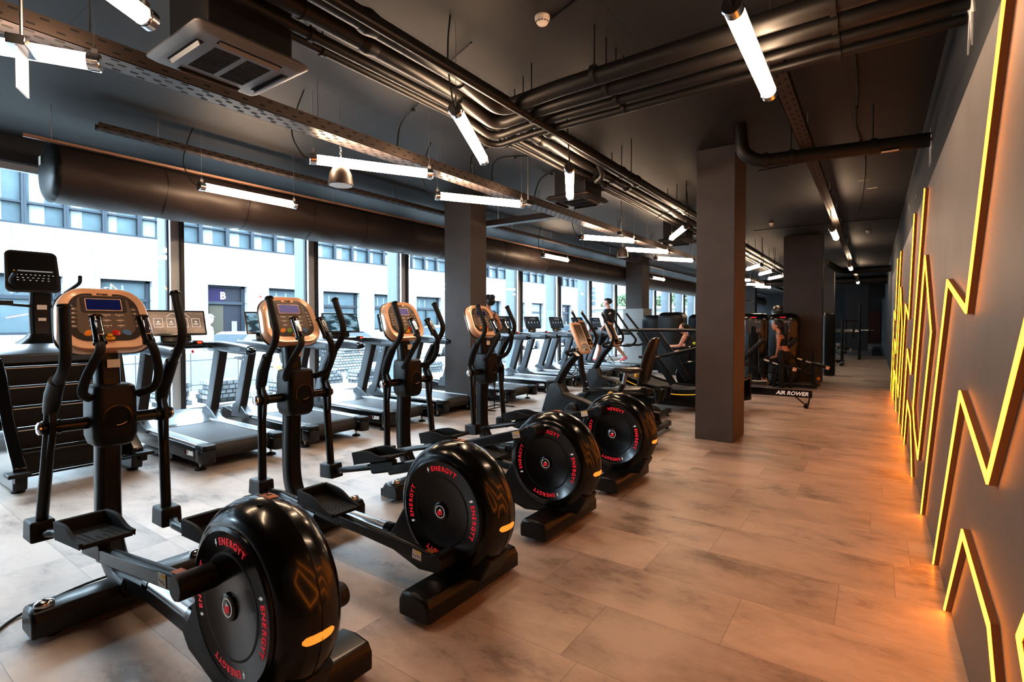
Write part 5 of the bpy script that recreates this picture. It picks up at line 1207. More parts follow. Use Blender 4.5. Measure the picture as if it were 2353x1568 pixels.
def upright_bike(loc, lab, tall=False):
    t = thing('exercise_bike', lab, 'exercise bike', loc, group=None); stab(t, .62, .25, 'rear_stabiliser'); stab(t, -.58, .25, 'front_stabiliser')
    g = MB(); pf = [(-.70, .10), (-.66, .35), (-.56, .66), (-.44, .70), (-.36, .56), (-.12, .50), (.14, .40), (.30, .20), (.55, .13), (.58, .08), (0, .06)]
    secs = []
    for y, k in ((-.085, .93), (-.065, 1), (.065, 1), (.085, .93)): secs.append([(-.1 + (x + .1) * k, y, .3 + (z - .3) * k) for x, z in pf])
    g.loft(secs); sh = obj('drive_shroud', g, M['satin'], t, bevel=.012)
    for s in (-1, 1):
        g = MB(); g.lathe([(.19, 0), (.185, s * .012), (.15, s * .014), (.003, s * .012)], (-.16, s * .082, .31), axis='y', n=36); obj('round_cover', g, M['gloss'], sh)
    g = MB(); g.tube([(-.51, 0, .60), (-.36, 0, .86), (-.22, 0, 1.03)], .052, flat=.8, sq=True, up=(0, 1, 0), k=4); po = obj('handlebar_post', g, M['black'], t, bevel=.008)
    g = MB(); g.tube(fillet([(-.12, -.19, 1.10), (-.26, -.20, 1.06), (-.30, -.05, 1.02), (-.30, .05, 1.02), (-.26, .20, 1.06), (-.12, .19, 1.10)], .05, 4), .019, n=10); hb = obj('handlebar', g, M['foam'], t)
    for s in (-1, 1):
        g = MB(); g.lathe([(.022, 0), (.022, .01), (.006, .013)], (-.12, s * .19, 1.10), axis='x', n=14); obj('grip_end', g, M['chrome'], hb)
    bike_console(t, (-.17, 0, 1.22), .42, True)
    if tall:
        for s in (-1, 1):
            g = MB(); g.tube(fillet([(-.24, s * .04, 1.03), (-.12, s * .18, 1.04), (-.07, s * .185, 1.18), (-.21, s * .16, 1.40), (-.29, s * .14, 1.53)], .07, 5), .0185, n=10); hd = obj('tall_handle', g, M['foam'], t)
            g = MB(); g.ell((-.29, s * .14, 1.54), (.021, .021, .021), n=10, m=6); obj('handle_end', g, M['chrome'], hd)
    g = MB()
    for i in range(4): g.tube([(-.30, -.01 * i, .98), (-.22 + .03 * i, -.03, .86 - .03 * i), (-.30 + .02 * i, -.04, .78), (-.36, 0, .84)], .004, n=5, k=4)
    obj('cables', g, M['rubber'], t)
    g = MB(); g.tube([(.18, 0, .30), (.36, 0, .72)], .034, flat=.75, sq=True, up=(0, 1, 0)); sp = obj('seat_post', g, M['black'], t, bevel=.004)
    g = MB(); g.tube([(.36, 0, .70), (.39, 0, .84)], .024, flat=.75, sq=True, up=(0, 1, 0)); obj('seat_slider', g, M['steel'], sp)
    g = MB(); g.ell((.24, -.07, .60), (.035, .035, .035)); g.tube([(.28, 0, .60), (.24, -.06, .60)], .008, n=8); obj('adjust_knob', g, M['yellow'], t)
    saddle(t, .40, .88); crank(t, -.10, .30, .15, 2.2)
    return t
upright_bike((-2.62, 5.35, 0), 'upright exercise bike with large shining console, right behind the elliptical trainers')
def recumbent_bike(loc, lab):
    t = thing('recumbent_bike', lab, 'exercise bike', loc); stab(t, .50, .30, 'rear_stabiliser'); stab(t, -.78, .25, 'front_stabiliser')
    g = MB(); pf = [(-.90, .10), (-.85, .30), (-.62, .42), (-.35, .50), (-.05, .53), (-.02, .46), (-.30, .30), (-.40, .10)]
    secs = []
    for y, k in ((-.09, .9), (-.07, 1), (.07, 1), (.09, .9)): secs.append([(-.5 + (x + .5) * k, y, .3 + (z - .3) * k) for x, z in pf])
    g.loft(secs); obj('drive_shroud', g, M['satin'], t, bevel=.012)
    g = MB(); g.tube(fillet([(-.45, 0, .30), (-.1, 0, .22), (.50, 0, .20)], .1, 4), .05, flat=.8, sq=True, up=(0, 0, 1)); obj('main_beam', g, M['black'], t, bevel=.006)
    g = MB(); g.tube([(-.53, 0, .42), (-.62, 0, .70), (-.66, 0, 1.02)], .042, flat=.8, sq=True, up=(0, 1, 0), k=4); po = obj('console_post', g, M['black'], t, bevel=.008)
    g = MB()
    for zz, xx in ((.5, -.50), (.58, -.53)): bolt(g, (xx, -.040, zz), 'y', -1)
    obj('bolt', g, M['chrome'], po)
    bike_console(t, (-.58, 0, 1.25), .42, True)
    for s in (-1, 1):
        g = MB(); g.tube(fillet([(-.64, s * .04, 1.05), (-.52, s * .18, 1.06), (-.48, s * .185, 1.20), (-.62, s * .16, 1.42), (-.70, s * .14, 1.54)], .07, 5), .0185, n=10); hd = obj('tall_handle', g, M['foam'], t)
        g = MB(); g.ell((-.70, s * .14, 1.55), (.021, .021, .021), n=10, m=6); obj('handle_end', g, M['chrome'], hd)
    # seat carriage
    g = MB(); g.box((.22, 0, .40), (.46, .14, .08)); g.tube([(.10, -.23, .50), (-.28, -.24, .52)], .02, n=10); g.tube([(.10, .23, .50), (-.28, .24, .52)], .02, n=10); obj('seat_carriage', g, M['black'], t, bevel=.006)
    g = MB(); secs = []
    for x, w, h in ((-.18, .10, .02), (-.15, .19, .045), (0, .22, .055), (.20, .21, .06), (.30, .17, .04)): secs.append([(x + .05, w * math.cos(a), .50 + h * math.sin(a)) for a in [q * PI / 8 for q in range(16)]])
    g.loft(secs); obj('seat_cushion', g, M['vinyl'], t)
    g = MB(); secs = []
    for z, w, d_, x in ((.60, .12, .03, .27), (.64, .19, .05, .28), (.80, .215, .055, .31), (1.0, .20, .055, .36), (1.14, .17, .05, .41), (1.19, .12, .035, .43), (1.205, .06, .02, .435)):
        secs.append([(x + d_ * math.cos(a) * (1 - .35 * abs(math.sin(a)) ** 4), w * math.sin(a), z) for a in [q * 2 * PI / 20 for q in range(20)]])
    g.loft(secs); bk = obj('backrest', g, M['vinyl'], t)
    g = MB(); g.tube([(.335, 0, .66), (.375, 0, .85), (.44, 0, 1.12)], .004, n=5); g.tube([(.335, .07, .68), (.37, .07, .85), (.43, .06, 1.1)], .004, n=5); obj('backrest_seam', g, M['hole'], bk)
    for s in (-1, 1):
        g = MB(); g.lathe([(.055, .0), (.075, .10), (.085, .13), (.085, .145), (.070, .145), (.062, .11)], (.52, s * .13, .42), n=20); obj('bottle_holder', g, M['gloss'], t)
    g = MB(); g.tube([(.30, -.05, .40), (.48, -.05, .10)], .03, flat=.7, sq=True, up=(0, 1, 0)); g.tube([(.30, .05, .40), (.48, .05, .10)], .03, flat=.7, sq=True, up=(0, 1, 0)); obj('rear_leg', g, M['black'], t, bevel=.004)
    g = MB(); g.box((.42, -.087, .22), (.09, .003, .035), rot=(0, 1.03, 0)); obj('warning_sticker', g, M['stickero'], t)
    crank(t, -.55, .36, .15, .8)
    return t
recumbent_bike((-2.72, 6.45, 0), 'recumbent exercise bike with tall padded backrest, nearest of the seated bikes')
upright_bike((-3.15, 7.45, 0), 'exercise bike with tall handles, its console seen beside the walking man', True)

# ---- curved manual treadmill behind the nearest column
t = thing('curved_treadmill', 'curved slatted treadmill with yellow stripe, partly hidden by the nearest column', 'treadmill', (-2.55, 8.55, 0))
def cz(x): return .30 + .20 * (x / .9) ** 2
for s in (-1, 1):
    g = MB(); xs = [-.95 + 1.9 * i / 16 for i in range(17)]; g.prism([(x, cz(x) + .04) for x in xs] + [(x, .08 + .08 * abs(x / .95) ** 3) for x in xs[::-1]], 'y', s * .36, s * .44); sd = obj('side_body', g, M['gloss'], t, bevel=.008)
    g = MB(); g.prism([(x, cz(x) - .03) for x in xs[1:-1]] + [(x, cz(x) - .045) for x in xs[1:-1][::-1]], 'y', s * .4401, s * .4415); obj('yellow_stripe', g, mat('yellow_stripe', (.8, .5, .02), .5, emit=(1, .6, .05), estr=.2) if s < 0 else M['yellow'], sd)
    g = MB(); g.tube(fillet([(-.98, s * .42, 1.27), (.60, s * .42, 1.27), (.70, s * .42, 1.10), (-.15, s * .42, .88), (-.45, s * .40, .80)], .10, 5), .022, n=12); obj('handrail', g, M['black'], t)
    g = MB(); g.tube([(-.62, s * .40, 1.25), (-.05, s * .40, .42)], .055, flat=.5, sq=True, up=(1, 0, 0)); obj('upright', g, M['black'], t, bevel=.006)
    g = MB(); g.tube(fillet([(-1.1, s * .20, 1.56), (-.85, s * .24, 1.24), (-.72, s * .24, 1.10), (-.82, s * .22, 1.0), (-1.1, s * .2, 1.0)], .06, 4), .018, n=10); obj('front_handle', g, M['foam'], t)
    g = MB(); g.lathe([(.04, 0), (.04, .02), (.012, .03), (.012, .10)], (.75, s * .38, 0), n=14); g.lathe([(.04, 0), (.04, .02), (.012, .03), (.012, .10)], (-.75, s * .38, 0), n=14); obj('levelling_feet', g, M['rubber'], t)
g = MB()
for i in range(34):
    x = -.92 + i * .0558; a = math.atan(.4 * x / .81); g.box((x, 0, cz(x)), (.050, .70, .03), rot=(0, -a, 0))
q = obj('slat_belt', g, M['belt'], t); q['kind'] = 'stuff'
# ---- airbike / fan machine and stepper frame beyond
t = thing('fan_bike', 'black fan wheel bike with round cage standing beyond the curved treadmill', 'exercise bike', (-3.05, 10.6, 0))
g = MB(); g.lathe([(.05, -.05), (.28, -.05), (.30, -.03), (.30, .03), (.28, .05), (.05, .05)], (.0, 0, .62), axis='y', n=40); fw_ = obj('fan_cage', g, M['gloss'], t)
for r in (.10, .17, .24):
    g = MB(); g.tube([(r * math.cos(a), -.055, .62 + r * math.sin(a)) for a in [q * 2 * PI / 30 for q in range(30)]], .004, n=5, closed=True); obj('cage_ring', g, M['satin'], fw_)
g = MB(); g.tube([(-.45, 0, .06), (.65, 0, .06)], .035, flat=.8, sq=True, up=(0, 0, 1)); g.tube([(0, 0, .62), (.30, 0, .08)], .03, flat=.8, sq=True, up=(0, 1, 0)); g.tube([(.30, 0, .08), (.50, 0, .80)], .03, flat=.8, sq=True, up=(0, 1, 0)); obj('frame', g, M['black'], t, bevel=.004)
saddle(t, .50, .85); stab(t, -.42, .24, 'front_foot'); stab(t, .62, .24, 'rear_foot')
for s in (-1, 1): g = MB(); g.tube(fillet([(0, s * .10, .5), (-.02, s * .2, 1.0), (.10, s * .22, 1.22), (.18, s * .2, 1.25)], .06, 4), .017, n=10); obj('arm_lever', g, M['foam'], t)
g = MB(); g.ell((.1, -.06, .98), (.03, .03, .03)); obj('adjust_knob', g, mat('lime_knob', (.55, .8, .05), .4), t)

# ---- shrouded weight machines: tower with arched top, guard, placard; bench with pads
M['pulse'] = mat('placard_grey', (.055, .045, .042), .4, coat=.3)
def tower(loc, rz, lab, w=.58, H=1.62, d=.52, front=True, grp=None):
    t = thing('weight_tower', lab, 'weight machine', loc, rz, grp)
    g = MB(); secs = []
    for z in (0.03, .06, .4, .9, 1.3, H - .14, H - .06, H - .01, H):
        k = 1 if z < H - .15 else {H - .14: 1, H - .06: .97, H - .01: .86, H: .70}[z]
        pts = []
        for i in range(13):
            a = PI * i / 12; pts.append((w / 2 * math.cos(a) * k, d * .35 + d * .30 * math.sin(a) * k))
        pts += [(-w / 2 * k, -d * .4 * k), (-w / 2 * k * .8, -d * .48 * k), (w / 2 * k * .8, -d * .48 * k), (w / 2 * k, -d * .4 * k)]
        secs.append([(x, y, z + (.0 if k == 1 else .05 * (1 - (2 * x / w) ** 2) * (1 - k) * 3)) for x, y in pts])
    g.loft(secs); sh = obj('shroud', g, M['gloss'] if front else M['satin'], t, bevel=.01)
    if front:
        yf = -d * .48
        g = MB(); g.prism([(-.17, 1.15), (-.05, 1.15), (-.05, 1.28), (-.03, 1.31), (.03, 1.31), (.05, 1.28), (.05, 1.15), (.17, 1.15), (.18, 1.46), (-.18, 1.46)], 'y', yf - .006, yf - .0005); pl_ = obj('instruction_placard', g, M['pulse'], sh)
        g = MB(); g.b2((-.045, yf - .004, .25), (.045, yf - .0005, 1.30)); obj('stack_window', g, M['hole'], sh)
        g = MB(); g.b2((-.06, yf - .008, 1.505), (.06, yf - .003, 1.53)); obj('brand_strip', g, M['lred'], sh)
        g = MB()
        for cx in (.05, .12): g.tube([(cx - .02, yf - .010, 1.42), (cx - .005, yf - .010, 1.40), (cx + .022, yf - .010, 1.43)], .005, n=5)
        g.box((-.08, yf - .008, 1.43), (.02, .004, .006)); q = obj('printed_figures', g, M['print'], pl_); q['kind'] = 'stuff'
        g = MB()
        for cx in (.085, .135): g.ell((cx, yf - .008, 1.22), (.014, .003, .032), n=8, m=5)
        q = obj('muscle_chart', g, M['stickero'], pl_); q['kind'] = 'stuff'
        for s in (-1, 1): g = MB(); g.b2((s * .12 - .004, yf - .004, .2), (s * .12 + .004, yf - .0005, 1.12)); obj('side_groove', g, M['tlight'], sh)
    return t
tower((-4.46, 13.9, 0), 0, 'broad black rounded machine shroud in the middle, before the far windows', .66, 1.64, .55, False)
tower((-5.32, 14.9, 0), 0, 'black rounded machine shroud just right of the clad column', .62, 1.58, .5, False)
tower((-4.05, 15.3, 0), 0, 'black rounded machine shroud cut off by the nearest column', .70, 1.60, .5, False)
tower((-2.34, 13.52, 0), .0, 'weight machine tower with instruction placard, beside the nearest column', .62, 1.58, .5)
tower((-1.72, 13.50, 0), .0, 'weight machine tower with placard directly behind the seated woman', .62, 1.58, .5)
tower((-.95, 16.0, 0), PI / 2, 'lone narrow black tower standing in the aisle right of the brown column', .5, 1.62, .24, False)
def press_bench(loc, lab, h=1.05):
    t = thing('lever_machine', lab, 'weight machine', loc)
    g = MB(); g.tube([(.22, 0, .0), (.22, 0, .82)], .045, flat=1, sq=True, up=(0, 1, 0)); obj('front_post', g, M['black'], t, bevel=.006)
    g = MB(); g.tube([(-.50, 0, .50), (-.10, 0, .40), (.20, 0, .22)], .013, n=8); g.tube([(-.02, 0, .35), (.20, 0, .55)], .013, n=8); obj('brace', g, M['black'], t)
    g = MB(); g.box((-.32, 0, .82), (.09, .24, .62), rot=(0, .75, 0)); obj('back_pad', g, M['vinyl'], t, bevel=.03, seg=3)
    g = MB(); g.box((-.55, 0, .50), (.36, .26, .08)); obj('seat_pad', g, M['vinyl'], t, bevel=.03, seg=3)
    g = MB(); g.tube([(-.12, -.03, .62), (.44, -.03, .45)], .035, n=12); ar = obj('lever_arm', g, M['gloss'], t)
    g = MB(); g.tube([(.06, -.068, .555), (.17, -.068, .52)], .020, flat=.5, n=12, up=(0, 0, 1)); obj('chrome_inlay', g, M['steel'], ar); g = MB(); g.box((-.05, -.068, .60), (.10, .004, .035), rot=(0, .3, 0)); obj('name_sticker', g, M['sticker'], ar)
    g = MB(); g.box((.47, -.02, .43), (.07, .09, .07), rot=(0, .3, 0)); obj('counterweight_end', g, M['gold'], t, bevel=.006)
    g = MB(); g.tube([(-.75, -.30, .035), (.30, -.30, .035)], .03, flat=1, sq=True, up=(0, 0, 1)); g.tube([(-.6, -.3, .035), (-.6, .3, .035)], .03, flat=1, sq=True, up=(0, 0, 1)); g.tube([(.22, -.3, .035), (.22, .3, .035)], .03, flat=1, sq=True, up=(0, 0, 1)); g.tube([(-.6, 0, .05), (-.56, 0, .48)], .03, flat=1, sq=True, up=(0, 1, 0)); obj('base_frame', g, M['black'], t, bevel=.004)
press_bench((-1.80, 12.04, 0), 'black lever machine with angled pad, left of the seated woman')
press_bench((-1.27, 12.86, 0), 'black lever machine with angled pad, right of the seated woman')
# bench the woman sits on
t = thing('padded_bench', 'black padded bench under the seated woman', 'bench', (-1.60, 12.40, 0))
g = MB(); g.box((0, 0, .495), (.42, .30, .07)); obj('seat_pad', g, M['vinyl'], t, bevel=.025, seg=3)
for s in (-1, 1): g = MB(); g.tube([(s * .16, 0, .46), (s * .16, 0, .0)], .028, flat=1, sq=True, up=(0, 1, 0)); obj('leg', g, M['black'], t)

t = thing('padded_bench', 'black seat of the machine behind the lone tower down the aisle', 'bench', (-1.38, 17.60, 0))
g = MB(); g.box((0, 0, .40), (.40, .34, .07)); obj('seat_pad', g, M['vinyl'], t, bevel=.025, seg=3)
g = MB(); g.b2((-.05, -.05, 0), (.05, .05, .37)); obj('pedestal', g, M['black'], t)
# ---- air rower
t = thing('air_rower', 'black air rower with its name in white along the beam', 'rowing machine', (-1.9, 9.65, 0))
g = MB(); g.b2((-.95, -.028, .165), (1.09, .028, .285)); bm_ = obj('beam', g, M['gloss'], t, bevel=.005)
g = MB(); g.b2((-.95, -.03, .285), (1.09, .03, .290)); obj('seat_rail', g, M['steel'], bm_)
g = MB(); g.text('AIR ROWER', .088, frame((.80, -.0292, .222), (1, 0, 0), (0, 0, 1)), .0008, bold=.003, shear=.25); obj('lettering', g, M['lwhite'], bm_)
g = MB(); secs = []
for x, w, h in ((-.17, .05, .02), (-.15, .11, .035), (0, .13, .03), (.15, .12, .045), (.17, .06, .02)): secs.append([(x + .28, w * math.cos(a), .37 + h * math.sin(a)) for a in [q * PI / 7 for q in range(14)]])
g.loft(secs); st_ = obj('seat', g, M['vinyl'], t)
g = MB(); g.box((.28, 0, .318), (.20, .10, .045)); obj('seat_carriage', g, M['steel'], st_, bevel=.006)
g = MB(); g.tube([(1.06, 0, .20), (1.03, 0, .04)], .011, n=8); g.tube([(.85, 0, .17), (1.0, 0, .04)], .011, n=8); g.tube([(1.01, -.10, .035), (1.01, .10, .035)], .034, n=12); obj('rear_leg', g, M['black'], t)
g = MB(); g.lathe([(.04, -.09), (.25, -.09), (.27, -.06), (.27, .06), (.25, .09), (.04, .09)], (-.85, 0, .42), axis='y', n=36); obj('fan_housing', g, M['gloss'], t)
g = MB(); g.tube([(-.95, -.28, .03), (-.95, .28, .03)], .03, n=10); g.tube([(-.95, 0, .03), (-.9, 0, .2)], .03, n=10); obj('front_foot', g, M['black'], t)
for s in (-1, 1): g = MB(); g.box((-.45, s * .11, .36), (.05, .10, .30), rot=(0, -.7, 0)); obj('foot_plate', g, M['satin'], t, bevel=.008)
# ---- bottle and band on the floor
t = thing('shaker_bottle', 'clear shaker bottle with orange lid on the floor by the brown column', 'bottle', (-.985, 13.02, 0))
g = MB(); g.lathe([(.034, .0), (.037, .01), (.041, .15)], n=20); obj('cup', g, mat('smoky_plastic', (.30, .2, .15), .2, trans=.4), t)
g = MB(); g.lathe([(.043, .15), (.043, .175), (.03, .195), (.012, .20), (.012, .215)], n=20); obj('lid', g, M['orange'], t)
g = MB(); g.tube([(-1.30, 13.05, .008), (-1.20, 13.04, .008), (-1.10, 13.05, .008)], .008, n=6); tag(obj('exercise_band', g, M['orange']), 'small orange strap lying on the floor beside the shaker bottle', 'strap')
# ---- far gym equipment down the aisle
def rack(loc, lab, kind):
    t = thing('gym_rack', lab, 'gym equipment', loc)
    for sx in (-1, 1):
        g = MB(); g.tube([(sx * .55, 0, 0), (sx * .55, 0, 2.1 if kind else 1.5)], .04, flat=1, sq=True, up=(0, 1, 0)); obj('post', g, M['black'], t)
        g = MB(); g.tube([(sx * .55, -.5, .04), (sx * .55, .7, .04)], .04, flat=1, sq=True, up=(0, 0, 1)); obj('floor_rail', g, M['black'], t)
    g = MB(); g.tube([(-.55, 0, 1.45), (.55, 0, 1.45)], .035, flat=1, sq=True, up=(0, 0, 1)); obj('cross_beam', g, M['black'], t)
    g = MB(); g.box((0, -.3, .48), (.30, 1.1, .09)); obj('bench_pad', g, M['vinyl'], t, bevel=.03)
    g = MB(); g.b2((-.03, -.7, 0), (.03, -.64, .45)); g.b2((-.03, .1, 0), (.03, .16, .45)); obj('bench_leg', g, M['black'], t)
    g = MB(); g.tube([(-1.0, .06, 1.1), (1.0, .06, 1.1)], .014, n=8); br_ = obj('barbell', g, M['steel'], t)
    for sx in (-1, 1): g = MB(); g.lathe([(.03, -.03), (.22, -.03), (.22, .03), (.03, .03)], (sx * .86, .06, 1.1), axis='x', n=26); obj('weight_plate', g, M['rubber'], br_)
    return t
rack((-1.4, 20.0, 0), 'black bench press rack nearest in the dark far area', 0)
rack((-1.0, 23.8, 0), 'tall black rack with shining uprights in the dark far area', 1)
rack((-1.6, 27.5, 0), 'farther bench rack in the dark end of the hall', 0)
press_bench((-1.15, 22.0, 0), 'small lever machine with angled arm in the dark far area')
t = thing('cable_tower', 'tall cable machine with two slanted black arms above the weight towers', 'weight machine', (-3.6, 17.2, 0))
for s in (-1, 1): g = MB(); g.tube([(s * .12 - .25, 0, 1.3), (s * .12 + .05, 0, 2.15)], .05, flat=.6, sq=True, up=(0, 1, 0)); obj('slanted_arm', g, M['black'], t)
g = MB(); g.b2((-.4, -.25, 0), (.4, .25, 1.35)); obj('base_housing', g, M['satin'], t, bevel=.02); g = MB(); g.tube(fillet([(.05, 0, 2.08), (.5, 0, 2.08), (.58, 0, 1.95)], .05, 4), .014, n=8); obj('pull_bar', g, M['black'], t)
t = thing('exercise_ball', 'dark exercise ball on top of the rack beside the brown column', 'ball', (-2.50, 18.3, 1.75)); g = MB(); g.ell((0, 0, 0), (.2, .2, .2), n=28, m=18); obj('shell', g, M['vinyl'], t); g = MB(); g.lathe([(.02, .198), (.018, .204), (.004, .205)], n=10); obj('valve', g, M['white'], t)
t = thing('ball_rack', 'dark steel shelf carrying the exercise ball', 'rack', (-2.5, 18.3, 0))
for sx in (-1, 1):
    for sy in (-1, 1): g = MB(); g.tube([(sx * .3, sy * .2, 0), (sx * .3, sy * .2, 1.56)], .02, n=8); obj('post', g, M['black'], t)
for zz in (.3, .9, 1.52): g = MB(); g.b2((-.32, -.22, zz), (.32, .22, zz + .03)); obj('shelf', g, M['black'], t)
g = MB(); g.b2((-.06, 26.4, .001), (.30, 36, .012)); tag(obj('rubber_mat', g, M['rubber']), 'black rubber mat along the wall at the far end of the aisle', 'mat')
g = MB(); g.b2((-.95, YE - .06, 0), (.35, YE - .001, 2.15)); o = struct('door_1', g, mat('dark_red_door', (.10, .015, .01), .5))
t = thing('glass_locker', 'pale lit locker column beside the dark red door at the far end', 'locker', (-1.3, 38, 0)); g = MB(); g.b2((-.16, -.2, 0), (.16, .2, 2.0)); obj('carcass', g, M['tlight'], t, bevel=.01)
for i in range(4): g = MB(); g.b2((-.14, -.212, .06 + i * .48), (.14, -.201, .50 + i * .48)); d_ = obj('door', g, M['wlight'], t); g = MB(); g.box((.1, -.218, .28 + i * .48), (.02, .012, .04)); obj('handle', g, M['steel'], d_)
# clothes stand foot beside the column between the treadmills
t = thing('wire_stand', 'thin black wire stand at the foot of the column between the treadmills', 'stand', (-5.05, 6.65, 0))
g = MB()
for a, b_ in (((-.16, -.22, .008), (.20, -.22, .008)), ((-.16, .30, .008), (.20, .30, .008)), ((.02, -.22, .008), (.02, .30, .008)), ((-.16, -.22, .008), (-.16, .30, .008))): g.tube([a, b_], .008, n=6)
obj('base', g, M['black'], t); g = MB(); g.tube([(.02, -.22, .0), (.02, -.22, .95)], .008, n=6); g.tube([(.02, .0, .0), (.02, .0, .95)], .008, n=6); g.tube([(.02, -.22, .95), (.02, 0, .95)], .008, n=6); obj('upright', g, M['black'], t)
# wall details
g = MB(); g.box((.396, 7.8, 2.9), (.006, .05, .05)); tag(obj('wall_sensor', g, M['white'], bevel=.004), 'tiny white box high on the right wall beyond the drain pipe', 'sensor')
for i, (y, x) in enumerate(((9.6, -.05), (9.0, -.15))): g = MB(); g.box((x, y, CEIL - .004), (.13, .02, .004)); tag(obj('paper_tag', g, M['white']), 'small white tag stuck to the ceiling beside the wavy cable', 'tag', 'white tags on the ceiling')
# ================================================================== PEOPLE
M['skin'] = mat('skin', (.52, .27, .18), .5, noise=.08, nscale=8)
M['skinp'] = mat('pale_skin', (.62, .36, .28), .5, noise=.08, nscale=8)
M['hair'] = mat('dark_hair', (.018, .012, .010), .5, noise=.4, nscale=60, bump=.4)
M['tee'] = mat('black_tshirt', (.012, .012, .014), .8, noise=.2, nscale=12, bump=.2)
M['top'] = mat('brown_sports_top', (.05, .035, .028), .7)
M['shoer'] = mat('red_shoe', (.75, .03, .07), .5)
M['sole'] = mat('pale_sole', (.6, .55, .55), .6)
M['whitec'] = mat('white_cloth', (.26, .26, .28), .8)
def limb(g, pts, rs, n=12, flat=1.0, up=None, k=5):
    g.tube(catmull(pts, k), rs, n=n, flat=flat, up=up); a, b = V(pts[0]), V(pts[-1])
    g.ell(a, (rs[0] * .98,) * 3, n=10, m=7); g.ell(b, (rs[-1] * .98,) * 3, n=10, m=7)
def hand(g, w, d, side, r=.0075, curl=.35):
    """five fingered hand at wrist w, pointing along d; side = vector to the thumb"""
    w, d, s = V(w), V(d).normalized(), V(side).normalized(); n = d.cross(s).normalized()
    g.tube([w - d * .03, w + d * .02, w + d * .06, w + d * .09], [.024, .030, .040, .036], n=10, flat=.5, up=s)
    for i, L in enumerate((.068, .076, .070, .054)):
        o = w + d * .082 + s * (.027 - i * .018)
        g.tube([o, o + d * L * .45 + n * L * curl * .2, o + d * L * .85 + n * L * curl * .7, o + d * L * .95 + n * L * curl * 1.1], [r * 1.05, r, r * .9, r * .7], n=7)
    o = w + d * .03 + s * .028; g.tube([o, o + d * .025 + s * .025 + n * .008, o + d * .055 + s * .030 + n * .018], [r * 1.3, r * 1.1, r * .8], n=7)
def head(g, c, f, s=1.0, upv=(0, 0, 1)):
    """c centre of the skull, f facing direction"""
    f = V(f).normalized(); u = V(upv); u = (u - f * u.dot(f)).normalized(); r = f.cross(u)
    def P(a, b_, c_): return V(c) + (f * a + r * b_ + u * c_) * s
    def E(a, b_, c_, da, db, dc): 
        Rm = Matrix((f, r, u)).transposed(); n, m = 14, 10; secs = []
        for i in range(m + 1):
            ph = -PI / 2 + PI * i / m; rr = max(math.cos(ph), .03)
            secs.append([P(a, b_, c_) + (f * da * rr * math.cos(2 * PI * q / n) + r * db * rr * math.sin(2 * PI * q / n) + u * dc * math.sin(ph)) * s for q in range(n)])
        g.loft(secs)
    E(-.012, 0, .030, .100, .078, .088); E(.022, 0, -.035, .068, .060, .078); E(.055, 0, -.085, .026, .030, .026)
    E(.094, 0, -.018, .018, .012, .026); E(.080, 0, .022, .018, .050, .012); E(.083, 0, -.058, .012, .024, .010)
    for q in (-1, 1): E(-.005, q * .078, -.012, .020, .008, .030)
def eyes(par, c, f, s=1.0):
    f = V(f).normalized(); u = V((0, 0, 1)); u = (u - f * u.dot(f)).normalized(); r = f.cross(u)
    for q in (-1, 1):
        g = MB(); g.ell(V(c) + (f * .081 + r * q * .030 + u * .002) * s, (.008, .008, .006), n=8, m=5); obj('eye', g, M['hair'], par)
def body(name, g, m, par, vox=.012):
    o = obj(name, g, m, par, sharp=180); md = o.modifiers.new('Remesh', 'REMESH'); md.mode = 'VOXEL'; md.voxel_size = vox; md.use_smooth_shade = True
    s = o.modifiers.new('Smooth', 'SMOOTH'); s.factor = .6; s.iterations = 5; return o
def sec_torso(g, rows, n=18, k=3):
    """rows: (centre, fwd, half depth, half width, right)"""
    secs = []
    for c, f, hd, hw, r in rows:
        f, r = V(f).normalized(), V(r).normalized(); secs.append([V(c) + f * hd * math.cos(2 * PI * q / n) + r * hw * math.sin(2 * PI * q / n) for q in range(n)])
    g.loft(secs)
def shoe(par, heel, toe, m, up=(0, 0, 1)):
    heel, toe, up = V(heel), V(toe), V(up); d = (toe - heel); L = d.length; d.normalize(); r = d.cross(up).normalized(); up = r.cross(d)
    g = MB(); secs = []
    for t, w, h in ((-.02, .022, .045), (.04, .034, .075), (.25, .036, .082), (.45, .038, .062), (.70, .046, .045), (.90, .042, .034), (1.02, .022, .02)):
        c = heel + d * L * t; secs.append([c + r * w * math.cos(a) + up * (max(math.sin(a), 0) * h + .012) for a in [q * PI / 9 for q in range(10)]])
    g.loft(secs); s = obj('shoe', g, m, par)
    g = MB(); secs = []
    for t, w in ((-.04, .024), (.05, .038), (.45, .040), (.72, .050), (.92, .045), (1.05, .022)):
        c = heel + d * L * t; secs.append([c + r * w + up * .016, c - r * w + up * .016, c - r * w - up * .004, c + r * w - up * .004])
    g.loft(secs); obj('shoe_sole', g, M['sole'] if m != M['tee'] else M['whitec'], s)

